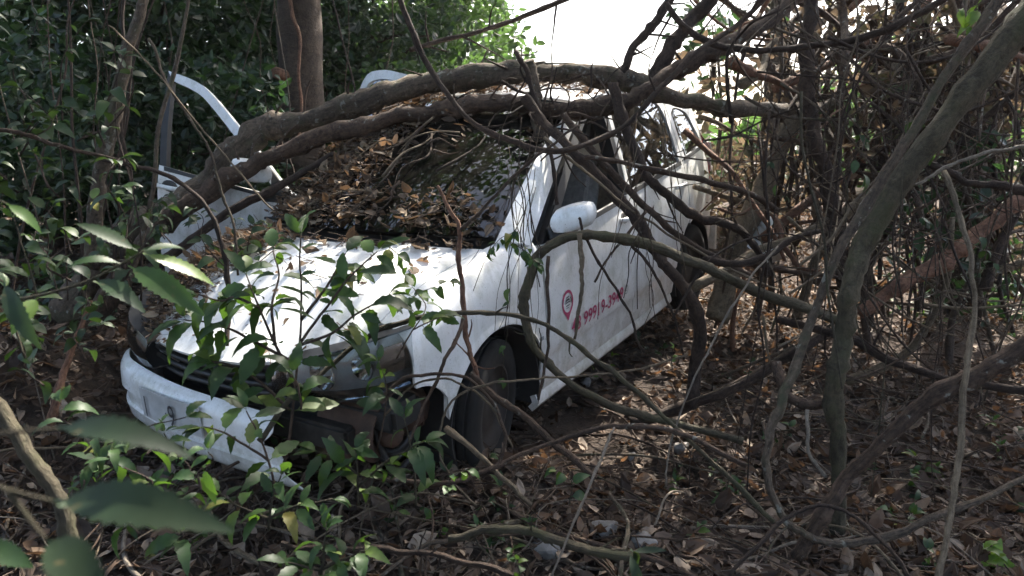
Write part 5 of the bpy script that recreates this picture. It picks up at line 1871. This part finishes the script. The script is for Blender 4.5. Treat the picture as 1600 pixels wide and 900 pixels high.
plant('small-leaved growth at the foot of the open car door', 'door_plant', 'plant', fill[2], LM_DARK, 4, .8, .003, BARK_DARK, .3, smin=.5, smax=1.4)
# leaves caught in the tangle
for lab, px, py, d0 in (
    ('small leafy shoot hanging before the pale stump', 1215, 285, 3.6), ('leafy shoot on the thin stem left of slanting trunk', 1350, 275, 2.8), ('leafy shoot by the upper part of slanting trunk', 1440, 215, 2.7),
    ('leafy shoot high on the bough near the top edge', 1330, 190, 3.5), ('leafy shoot beside the reddish lying trunk', 1425, 320, 3.2), ('leafy shoot hanging before the level branch', 1540, 390, 3.0)):
    plant(lab, 'leafy_shoot', 'plant', [[(px - 20, py - 45, d0), (px - 5, py - 10, d0), (px + 12, py + 20, d0)]], LM_DARK, 2, .75, .002, BARK_DARK, .4, group='leafy shoots in the tangle')
plant('sunlit bright leaves at the top edge above the slanting trunk', 'sunlit_shoot', 'plant', [[(1560, -30, 2.4), (1530, 5, 2.4), (1500, 15, 2.4)], [(1530, 5, 2.4), (1525, 25, 2.4), (1515, 40, 2.4)]], LM_BRIGHT, 3, .7, .002, BARK_MOSS, .3)
for lab, px, py, sc, lm in (
    ('broad green leaves low beside the foot of pale pole', 1525, 890, 1.25, LM_BRIGHT), ('green seedling between rising trunk and pale pole', 1415, 815, .8, LM_MID), ('green seedling by the rising trunk and level branch', 1440, 745, .8, LM_MID),
    ('green seedling near the foot of twisting stem', 1225, 700, .7, LM_DARK), ('green seedling beside the bright shoot tip by the sill', 945, 590, .7, LM_BRIGHT),
    ('green seedling in litter behind the bent root', 1160, 600, .7, LM_DARK), ('leafy seedling under the rear door in shade', 1010, 560, .9, LM_DARK), ('seedling near the level branch at the edge', 1560, 690, .8, LM_MID)):
    p, d0 = hit(px, py)
    plant(lab, 'seedling', 'plant', [[(px, py + 8, d0), (px + 3, py - 12, d0), (px + random.uniform(-15, 15), py - 32, d0)], [(px, py, d0), (px + random.choice([-25, 25]), py - 15, d0)]], lm, 2, sc, .002, BARK_MOSS, .1, group='seedlings in the litter')
plant('pale green shoot tip sprouting on the tan vine by the sill', 'shoot_tip', 'plant', [[(1050, 580, 2.7), (1050, 560, 2.7), (1052, 545, 2.7)]], LM_BRIGHT, 2, .35, .002, BARK_MOSS, -.3)
plant('dark strap leaf lying on litter at the bottom edge', 'strap_leaf', 'plant', [[(955, 858, 1.45), (975, 858, 1.45), (985, 862, 1.45)]], LM_BLADE, 1, .6, .002, BARK_MOSS, .1, base=.8, face=.6)
for k in range(15):
    px, py = random.uniform(1400, 1600), random.uniform(440, 530)
    p, d0 = hit(px, py)
    plant(['low sunlit ground plant past level branch', 'tall sunlit ground plant past level branch', 'leaning sunlit ground plant past level branch'][k % 3] + (' by the pale pole' if px < 1530 else ' at the edge'), 'ground_plant', 'plant', [[(px, py + 4, d0), (px + random.gauss(0, 6), py - 12, d0), (px + random.gauss(0, 12), py - 24, d0)]], LM_MID, 4, 1.0, .002, BARK_MOSS, .1, group='sunlit ground plants')
for k, (lab, px, py, d0, w, h) in enumerate((('crumpled white plastic sheet behind the car tail by pale stump', 1192, 375, 4.9, .17, .26),)):
    c = at(px, py, d0)
    V = []
    for i in range(10):
        for j in range(10):
            a, b = i / 9 - .5, j / 9 - .5
            V.append((c.x + a * w * 1.2 + .03 * math.sin(j * 1.1 + k), c.y + .06 * math.sin(i * .9) + .05 * math.cos(j * 1.3) + b * .08 + .03 * math.sin(i * 2.3 + j * 1.7), c.z + b * h + .03 * math.sin(i * 1.2)))
    Fq = [(i * 10 + j, i * 10 + 10 + j, i * 10 + 11 + j, i * 10 + j + 1) for i in range(9) for j in range(9)]
    tag(link('plastic_sheet', mesh_np('plastic_sheet', V, Fq, PAINT)), lab, 'plastic')
low = []
for k in range(34):
    px = random.uniform(250, 1000) if k < 22 else random.uniform(1000, 1600)
    py = random.uniform(720, 895)
    p, d0 = hit(px, py)
    lab = random.choice(['small dark', 'tiny green', 'narrow-leaved', 'broad-leaved', 'drooping'])
    lm = {'small dark': LM_DARK, 'tiny green': LM_SMALL, 'narrow-leaved': LM_MID, 'broad-leaved': LM_SMALL, 'drooping': LM_MID}[lab]
    sc = {'small dark': .6, 'tiny green': .6, 'narrow-leaved': .55, 'broad-leaved': 1.0, 'drooping': .7}[lab]
    zone = where([p, p, p])
    plant(lab + ' seedling in litter ' + zone, 'litter_seedling', 'plant', [[(px, py + 6, d0), (px + random.gauss(0, 8), py - 14, d0), (px + random.gauss(0, 18), py - 34, d0)]], lm, 3, sc, .0018, BARK_MOSS, .35 if lab == 'drooping' else .05, group='small seedlings in the litter')
# a rag caught on the windscreen
grd = []
V = []
for i in range(9):
    for j in range(7):
        q = on_ws(-.62 + .22 * i / 8, .66 + .20 * j / 6, .02 + .015 * math.sin(i * 1.3 + j) + .01 * math.cos(j * 2.1))
        V.append(tuple(q))
Fq = [(i * 7 + j, i * 7 + 7 + j, i * 7 + 8 + j, i * 7 + j + 1) for i in range(8) for j in range(6)]
tag(link('rag', mesh_np('rag', V, Fq, RAG)), 'pale crumpled sheet lying on the windscreen below the logs', 'rag')

# ================================================================ look-alikes: say which one by its place in the row
ORD = ['leftmost', 'second from left', 'third from left', 'fourth from left', 'fifth from left', 'sixth from left', 'seventh from left', 'eighth from left', 'ninth from left', 'tenth from left']
bpy.context.view_layer.update()
same = {}
for o in scene.objects:
    if o.parent is None and 'label' in o and 'category' in o:
        same.setdefault(o['label'], []).append(o)


def mid_px(o):
    c = o.matrix_world @ (sum((Vector(b) for b in o.bound_box), Vector()) / 8 if o.data else Vector())
    v = c - CAM
    return v.dot(RT) / v.dot(FW)


for lab, os_ in same.items():
    if 1 < len(os_) <= 10:
        for k, o in enumerate(sorted(os_, key=mid_px)):
            t = ORD[k] if k < len(os_) - 1 or k > 1 and False else 'rightmost'
            new = lab + ', ' + t
            if len(new.split()) > 16:
                new = lab.replace(' near the bottom', '').replace(' further back', '') + ', ' + t
            if len(new.split()) <= 16:
                o['label'] = new

# ================================================================ HAZE: thin misty air added to imitate veiling glare
hb = bmesh.new()
bmesh.ops.create_cube(hb, size=1)
for v in hb.verts:
    v.co = Vector((v.co.x * 1900, v.co.y * 1900 + 4, v.co.z * 14 + 5.2))
hm = bpy.data.materials.new('haze')
hm.use_nodes = True
hn = hm.node_tree.nodes
hn.remove(hn['Principled BSDF'])
pv = hn.new('ShaderNodeVolumePrincipled')
pv.inputs['Color'].default_value = (0.95, 0.96, 1.0, 1)
pv.inputs['Density'].default_value = 0.001
pv.inputs['Anisotropy'].default_value = 0.7
hm.node_tree.links.new(pv.outputs[0], hn['Material Output'].inputs['Volume'])
tag(link('haze', mesh_bm('haze', hb, hm)), 'thin haze added to imitate veiling glare under the trees', kind='stuff')
